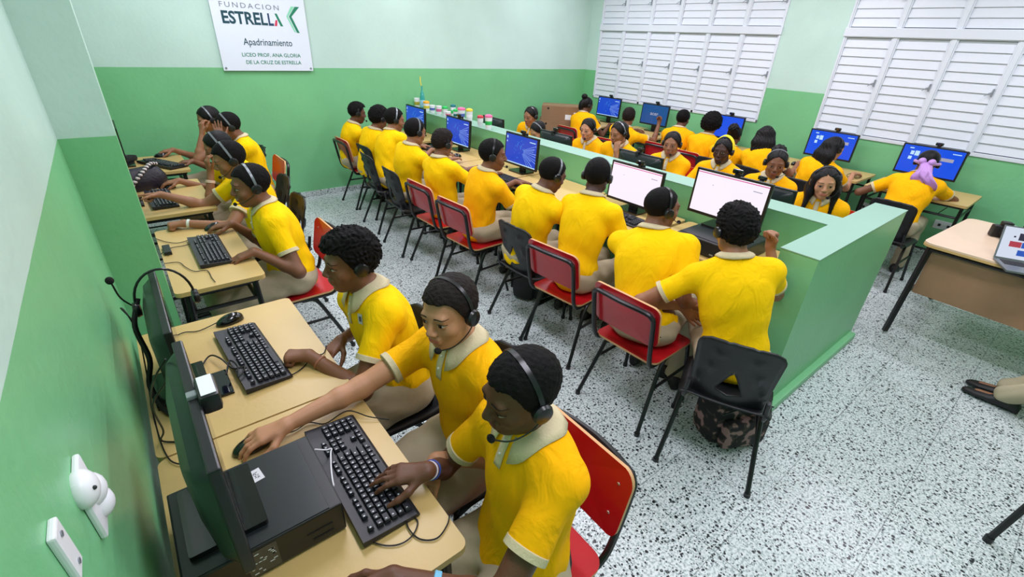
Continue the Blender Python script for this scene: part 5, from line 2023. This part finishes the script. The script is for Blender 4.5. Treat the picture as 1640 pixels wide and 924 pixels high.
# ================================================================ small things
# cups and bottle on the partition
CUPW = mat('white_paper_cup', (236, 238, 240), rough=.5)
PINK = mat('pink_lid', (236, 110, 160), rough=.4)
YEL = mat('yellow_lid', (236, 210, 60), rough=.5)
GRN = mat('green_lid', (40, 190, 90), rough=.5)
TEALP = mat('teal_lid', (20, 110, 120), rough=.5)
OLIVE = mat('olive_band', (170, 160, 50), rough=.5)
BLUEB = mat('blue_band', (90, 110, 190), rough=.5)
ORG = mat('orange_top', (240, 170, 40), rough=.5)
def cup(label, x, y, h, r, lid, band, bandm2=None):
    t = thing('party_cup', label, 'cup', (x, y, .99), 0, 'cups on the partition')
    MB().lathe([(r * .78, 0), (r * .80, .003), (r, h), (r * .96, h), (r * .9, h - .004)], 20).build('cup_body', CUPW, t, True)
    MB().lathe([(r * .875, h * .35), (r * .895, h * .36), (r * .955, h * .66), (r * .935, h * .67)], 20).build('printed_band', band, t, True)
    if lid is not None:
        MB().lathe([(r * 1.04, h - .004), (r * 1.06, h + .006), (r * .98, h + .016), (r * .5, h + .024)], 20).build('lid', lid, t, True)
    return t
cup('cup with olive band nearest the back wall on the partition', 3.16, 5.93, .13, .038, None, OLIVE)
cup('white cup with orange top right behind the green bottle', 3.16, 5.68, .10, .040, ORG, YEL)
cup('white cup with blue band, second after the green bottle', 3.16, 5.53, .09, .036, None, BLUEB)
cup('white cup with pale pink band in the middle of the partition cups', 3.16, 5.37, .10, .038, None, PINK)
cup('low white cup with green rim beside the teal-topped cup', 3.16, 5.22, .09, .034, GRN, CUPW)
cup('cup with dark teal top standing behind the green-rimmed cup', 3.22, 5.13, .12, .032, TEALP, GRN)
cup('small white cup with pink band before the pink-lidded tall cup', 3.13, 5.10, .07, .034, None, PINK)
cup('teal and white cup just before the pink-lidded tall cup', 3.16, 4.98, .09, .030, GRN, TEALP)
cup('tall white cup with pink lid and blue dots, behind the monitor of the shaved-sides boy', 3.15, 4.84, .125, .044, PINK, BLUEB)
cup('tall white tapered cup with yellow top on the partition', 3.14, 4.66, .135, .038, YEL, CUPW)
cup('short white cup with red rim standing apart on the partition', 3.13, 4.43, .095, .034, mat('red_rim', (200, 60, 70)), CUPW)
cup('tall cup with pink lid and green band, last of the row on the partition', 3.12, 4.26, .125, .040, PINK, GRN)
t = thing('glass_bottle', 'slim teal bottle with yellow straw standing among the cups on the partition', 'bottle', (3.17, 5.80, .99))
MB().lathe([(.030, 0), (.032, .01), (.032, .15), (.022, .20), (.010, .24), (.009, .29), (.011, .292)], 18).build('bottle_body', mat('teal_glass', (50, 160, 150), rough=.12, coat=.5), t, True)
MB().lathe([(.0325, .04), (.0330, .042), (.0330, .12), (.0325, .122)], 18).build('bottle_label', mat('pale_blue_label', (150, 200, 220)), t, True)
MB().tube([(0, 0, .27), (-.012, .01, .34), (-.006, .02, .40)], .006, 8).build('straw', YEL, t, True)

# cardboard boxes in the far right corner
CARD = mat('brown_cardboard', (142, 110, 80), rough=.85, bump=(20, .1), vary=(4, .05))
TAPE = mat('packing_tape', (160, 130, 92), rough=.35)
def box_thing(label, x, y, z, w, d, h, rot, labels=False):
    t = thing('cardboard_box', label, 'box', (x, y, z), rot, 'cardboard boxes in the corner')
    MB().box(-w / 2, w / 2, -d / 2, d / 2, 0, h, .004).build('carton', CARD, t)
    MB().box(-w / 2 - .001, w / 2 + .001, -.025, .025, h * .6, h + .0015).build('tape_strip', TAPE, t)
    q = MB()
    for sx in (-1, 1):
        q.tube([(sx * w * .36, -d / 2 - .0012, h * .82), (sx * w * .36, -d / 2 + .0, h * .82)], .016, 12)
    q.build('hand_hole', RUBBER, t)
    if labels:
        s = MB().box(w * .02, w * .15, -d / 2 - .0015, -d / 2, h * .1, h * .45).build('paper_label', LABELW, t)
        s = MB().box(w * .20, w * .33, -d / 2 - .0015, -d / 2, h * .1, h * .62).build('paper_label', LABELW, t)
        MB().box(w * .24, w * .29, -d / 2 - .0022, -d / 2 - .0012, h * .28, h * .44).build('printed_mark', RUBBER, s)
    return t
box_thing('top cardboard box with two white labels in the far corner', 5.47, 5.47, .79, .70, .38, .21, -45, True)
box_thing('second cardboard box from the top of the stack in the far corner', 5.46, 5.48, .52, .73, .39, .27, -43)
box_thing('second cardboard box from the floor in the far corner', 5.48, 5.47, .26, .70, .39, .26, -46)
box_thing('bottom cardboard box of the stack in the far corner', 5.47, 5.47, .0, .72, .40, .26, -45)

# chain-strap handbag on the far left desk
t = thing('handbag', 'dark purple handbag with a patterned strap on the left desks', 'handbag', (.03, 4.38, .75), 24)
g = MB()
vs, fs = [], []
for j, (z, a, c) in enumerate(((0, .14, .07), (.03, .155, .08), (.09, .15, .07), (.14, .12, .045), (.155, .09, .015))):
    for k in range(16):
        an = 2 * math.pi * k / 16
        vs.append((a * math.copysign(abs(math.cos(an)) ** .6, math.cos(an)), c * math.copysign(abs(math.sin(an)) ** .7, math.sin(an)), z))
    if j:
        fs += [((j - 1) * 16 + k, (j - 1) * 16 + (k + 1) % 16, j * 16 + (k + 1) % 16, j * 16 + k) for k in range(16)]
fs += [tuple(range(16)), tuple(range(64, 80))]
g.add(vs, fs)
g.build('bag_body', mat('dark_purple_leather', (26, 22, 36), rough=.45, bump=(60, .3)), t, True)
g = MB()
STRAPL = mat('cream_strap_links', (206, 196, 190), rough=.5)
STRAPD = mat('dark_strap_links', (30, 26, 30), rough=.5)
pp = smooth_path([(-.16, -.085, .02), (-.12, -.10, .07), (-.06, -.095, .12), (.0, -.07, .155), (.06, -.03, .175), (.12, .01, .16)], 5)
for i in range(len(pp) - 1):
    g.cur = i % 2
    g.ell(tuple((pp[i] + pp[i + 1]) / 2), (.016, .016, .012), 8, 6)
g.build('strap', [STRAPL, STRAPD], t, True)
# small dark bag next to it
t = thing('pouch', 'black pouch lying on the furthest left desk beside the keyboard', 'pouch', (-.05, 5.34, .75), 60)
g = MB(); g.box(-.10, .10, -.06, .06, 0, .05, .022)
g.build('pouch_body', mat('black_cloth', (22, 22, 24), rough=.8), t, True)
MB().tube([(-.09, 0, .045), (0, .005, .054), (.09, 0, .045)], .003, 6).build('zip', SILV, t)

# backpack under the corner chair
t = thing('backpack', 'dark patterned backpack standing under the black chair by the wing wall', 'backpack', (2.17, .70, 0), -25)
def camo():
    m, nt, b = node_mat('dark_pink_camouflage')
    tc = nt.nodes.new('ShaderNodeTexCoord'); n = nt.nodes.new('ShaderNodeTexNoise'); n.inputs['Scale'].default_value = 22; n.inputs['Detail'].default_value = 1
    cr = nt.nodes.new('ShaderNodeValToRGB'); cr.color_ramp.interpolation = 'CONSTANT'
    cr.color_ramp.elements[0].color = lin((24, 22, 24)); cr.color_ramp.elements[1].position = .5; cr.color_ramp.elements[1].color = lin((66, 54, 50))
    e = cr.color_ramp.elements.new(.58); e.color = lin((150, 116, 112))
    nt.links.new(tc.outputs['Object'], n.inputs['Vector']); nt.links.new(n.outputs['Fac'], cr.inputs['Fac']); nt.links.new(cr.outputs['Color'], b.inputs['Base Color'])
    b.inputs['Roughness'].default_value = .8
    return m
CAMO = camo()
MB().box(-.17, .17, -.10, .10, 0, .34, .07).build('bag_body', CAMO, t, True)
MB().box(-.13, .13, -.15, -.08, .02, .20, .04).build('front_pocket', CAMO, t, True)
MB().tube(smooth_path([(-.15, -.105, .24), (0, -.125, .30), (.15, -.105, .24)], 5), .005, 6).build('zip', BLKP, t, True)
MB().tube(smooth_path([(-.04, 0, .335), (0, 0, .37), (.04, 0, .335)], 5), .008, 6).build('carry_loop', BLKP, t, True)
# second bag between chairs on the floor
t = thing('backpack', 'black backpack slumped on the floor between two centre-row chairs', 'backpack', (2.28, 2.52, 0), 30)
MB().box(-.15, .15, -.10, .10, 0, .26, .08).build('bag_body', mat('black_nylon', (20, 20, 23), rough=.6, bump=(20, .4)), t, True)
MB().box(-.11, .11, -.15, -.08, .02, .15, .035).build('front_pocket', mat('black_nylon', (0, 0, 0)), t, True)
for k in (-1, 1):
    MB().tube(smooth_path([(k * .07, .09, .24), (k * .10, .16, .16), (k * .09, .14, .04)], 5), .010, 6).build('shoulder_strap', BLKP, t, True)

# headset hung on the second monitor
t = thing('headset', 'spare headset with boom microphone hung over the second monitor by the wall', 'headset', (-.035, 1.84, 1.055), 0)
pts = []
for i in range(17):
    a = math.pi * i / 16
    pts.append((.085 * math.cos(a), .012, -.055 + .115 * math.sin(a)))
MB().tube(pts, .0042, 8).build('headband', HSB, t, True)
for k in (-1, 1):
    MB().lathe([(.012, -.012), (.026, -.008), (.028, .0), (.024, .010), (.012, .012)], 18, (k * .086, .012, -.070), 'x').build('ear_cup', HSB, t, True)
MB().tube(smooth_path([(-.09, .015, -.06), (-.115, .0, -.01), (-.122, -.01, .05)], 5), .0028, 6).build('microphone_boom', HSB, t, True)
MB().ell((-.124, -.01, .062), (.012, .012, .013)).build('microphone', FOAM, t, True)
# cables behind the left monitors
cable('cable loop hanging behind the nearest two monitors', [(-.07, 1.16, 1.12), (-.12, 1.22, 1.02), (-.13, 1.32, .86), (-.15, 1.40, .765), (-.10, 1.36, .757), (-.04, 1.25, .757)], .0026)
cable('second cable loop beside the nearest monitor', [(-.06, 1.15, 1.18), (-.10, 1.20, 1.10), (-.14, 1.42, .90), (-.16, 1.55, .762), (-.15, 1.36, .757), (-.12, 1.28, .757), (-.03, 1.24, .757)], .0022)
cable('bundle of black cables hanging by the second monitor', [(-.11, 1.86, 1.02), (-.14, 1.80, .95), (-.13, 1.72, .86), (-.15, 1.66, .80), (-.13, 1.55, .765), (-.10, 1.50, .757)], .009)
cable('thin cable curling up the wall by the second monitor', [(-.15, 1.95, .90), (-.165, 1.90, .98), (-.15, 1.82, 1.0), (-.14, 1.80, .92), (-.15, 1.74, .82), (-.16, 1.62, .762)], .0024)
cable('cable of the free mouse on the second desk', [(.10, 2.02, .765), (.03, 2.01, .755), (-.02, 2.03, .755), (-.06, 2.0, .757), (-.08, 1.93, .757)], .002)
cable('cable from the second keyboard to the edge of the desk', [(.20, 1.52, .757), (.25, 1.51, .756), (.30, 1.535, .756), (.34, 1.58, .756), (.38, 1.57, .757), (.41, 1.62, .752)], .0022)
cable('cable of the mouse by the nearest desktop computer', [(.11, 1.235, .762), (.17, 1.225, .756), (.22, 1.235, .756), (.26, 1.20, .757), (.33, 1.19, .779), (.38, 1.14, .765), (.43, 1.10, .755)], .002)
cable('black headset cable looped on the desk below the nearest keyboard', [(.20, .76, .757), (.235, .715, .755), (.27, .695, .755), (.305, .70, .755), (.33, .725, .755), (.32, .752, .756), (.302, .725, .758), (.31, .68, .755), (.345, .655, .755), (.385, .67, .756), (.405, .69, .760)], .002)
WC = mat('white_cable', (224, 226, 230), rough=.4)
cable('white cable plugged into the front of the nearest desktop computer', [(.185, 1.04, .83), (.215, 1.05, .80), (.235, 1.07, .775), (.222, 1.03, .80), (.205, .98, .80), (.192, .93, .81), (.186, .90, .82)], .0022, m=WC)
cable('black cable from the smiling boys keyboard to the pilaster', [(.15, 3.02, .757), (.10, 3.01, .756), (.04, 3.01, .756), (-.01, 2.95, .756)], .002)
cable('black cable curving along the edge of the smiling boys desk', [(-.01, 2.80, .757), (.05, 2.78, .756), (.07, 2.70, .756), (.10, 2.62, .756), (.15, 2.60, .756), (.155, 2.50, .757), (.16, 2.44, .756)], .002)
cable('black cable near the back edge of the smiling boys desk', [(-.01, 3.20, .756), (.03, 3.12, .756), (.08, 3.07, .756), (.14, 3.08, .758), (.20, 3.09, .757)], .002)
t = thing('power_brick', 'small dark box at the pilaster end of the smiling boys desk', 'adapter', (.02, 2.98, .75), 90)
MB().box(-.06, .06, -.018, .018, 0, .02, .004).build('case', MON, t)
MB().tube([(-.058, 0, .01), (-.075, .0, .008)], .003, 6).build('cord_stub', RUBBER, t)
cable('tangle of dark cable lying across the second keyboard', [(.06, 1.60, .785), (.085, 1.67, .79), (.10, 1.62, .79), (.09, 1.56, .785), (.12, 1.60, .79), (.085, 1.62, .788), (.06, 1.72, .783), (.03, 1.78, .765), (-.02, 1.70, .757)], .0032)
t = thing('smartphone', 'black phone lying behind the second keyboard', 'phone', (.03, 1.60, .75), 90)
MB().box(-.075, .075, -.036, .036, 0, .009, .003).build('case', GLOSS, t)
MB().box(-.070, .070, -.032, .032, .009, .0096).build('screen', LENS, t)

# laptop, cameras and bag on the teacher's desk
t = thing('laptop', 'open laptop with a photo contact sheet on the teacher desk', 'laptop', (4.234, .023, .75), -66)
ALU = mat('space_grey_aluminium', (120, 126, 130), rough=.35, metal=.5)
MB().box(-.16, .16, -.22, 0, 0, .014, .004).build('base', ALU, t)
q = MB()
for r_ in range(5):
    for c_ in range(14):
        q.box(-.136 + c_ * .0195, -.119 + c_ * .0195, -.105 + r_ * .018, -.090 + r_ * .018, .014, .0155)
q.build('keycaps', RUBBER, t, kind='stuff')
MB().box(-.045, .045, -.205, -.125, .0138, .0146).build('touchpad', SILV, t)
T = Matrix.Translation((0, 0, .012)) @ Matrix.Rotation(R(-22), 4, 'X')
q = MB(); q.T = T
q.box(-.16, .16, 0, .008, 0, .215, .003)
lid = q.build('lid', ALU, t)
def lq(name, m, rects, lift, parent):
    q = MB(); q.T = T
    for x0, x1, z0, z1 in rects:
        q.quad((x0, -lift, z0), (x1, -lift, z0), (x1, -lift, z1), (x0, -lift, z1))
    return q.build(name, m, parent)
scn = lq('screen', emis('laptop_page', (214, 222, 240), .95), [(-.152, .152, .012, .207)], .0006, lid)
lq('thumbnail_blue', emis('thumb_blue', (40, 90, 200), .8), [(-.05, -.005, .085, .12), (-.06, .0, .035, .07), (.05, .10, .085, .12)], .0012, scn)
lq('thumbnail_red', emis('thumb_red', (190, 60, 80), .8), [(-.11, -.052, .085, .12)], .0012, scn)
lq('thumbnail_dark', emis('thumb_dark', (50, 40, 70), .8), [(-.075, -.04, .13, .175), (-.10, -.09, .145, .155)], .0012, scn)
CAMB = mat('camera_black', (20, 20, 22), rough=.5, bump=(200, .2))
def camera_body(label, loc, rot):
    t = thing('photo_camera', label, 'camera', loc, rot)
    MB().box(-.07, .07, -.03, .03, 0, .085, .012).build('body', CAMB, t, True)
    MB().box(-.03, .03, -.03, .03, .08, .115, .012).build('viewfinder_hump', CAMB, t, True)
    MB().box(.045, .075, -.045, .02, .0, .08, .012).build('grip', CAMB, t, True)
    MB().lathe([(.034, -.13), (.038, -.125), (.038, -.10), (.034, -.09), (.036, -.04), (.036, -.028)], 20, (0, 0, .042), 'y').build('lens_barrel', CAMB, t, True)
    MB().lathe([(.028, -.1315), (.030, -.1295)], 20, (0, 0, .042), 'y').build('lens_glass', LENS, t, True)
    MB().lathe([(.010, 0), (.010, .01)], 12, (.045, 0, .085)).build('dial', SILV, t, True)
camera_body('black photo camera with its lens to the left, behind the laptop', (4.80, .22, .75), -62)
camera_body('second black camera lying closer to the laptop lid', (4.93, .08, .75), -140)
t = thing('camera_bag', 'dark open camera bag at the back of the teacher desk', 'bag', (4.98, -.16, .75), 10)
MB().box(-.14, .14, -.12, .12, 0, .13, .03).build('bag_body', CAMB, t, True)
MB().tube(smooth_path([(-.13, 0, .12), (-.05, .02, .17), (.08, .02, .17), (.13, 0, .12)], 6), .009, 6).build('strap', LABELW, t, True)
# small black item with white pieces by the girl in profile
t = thing('spectacles', 'pair of glasses with dark frame lying on the desk of the girl in profile', 'glasses', (5.78, 1.50, .75), -70)
for k in (-1, 1):
    MB().tube([(k * .034 + .025 * math.cos(a * math.pi / 8), 0, .024 + .020 * math.sin(a * math.pi / 8)) for a in range(17)], .0025, 6, cap=False).build('rim', GLOSS, t, True)
    MB().tube([(k * .060, 0, .03), (k * .062, .08, .012), (k * .060, .12, .004)], .002, 6).build('temple', GLOSS, t, True)
MB().tube([(-.010, 0, .028), (0, -.003, .031), (.010, 0, .028)], .002, 6).build('bridge', GLOSS, t, True)
# table with one leg in view at the lower right corner
t = thing('side_table', 'table at the lower right corner, only one black leg in the picture', 'table', (2.51, -.36, 0), -38)
L_, W_ = 1.0, .5
MB().prism(rrect(.02, L_, -W_ - .05, -.02, .03), .725, .75).build('tabletop', BEECH, t)
for cx, cy in ((0, 0), (L_, 0), (0, -W_), (L_, -W_)):
    tx, ty = (cx + .09 if cx == 0 else cx - .09), (cy - .03 if cy == 0 else cy + .03)
    g = MB().tube([(cx, cy, .012), (tx, ty, .725)], .0135, 8)
    g.lathe([(.017, 0), (.017, .03)], 10, (cx, cy, 0))
    g.build('leg', BLACKM, t, True)
MB().tube([(.09, -.03, .70), (.91, -.03, .70)], .011, 8).build('rail', BLACKM, t, True)
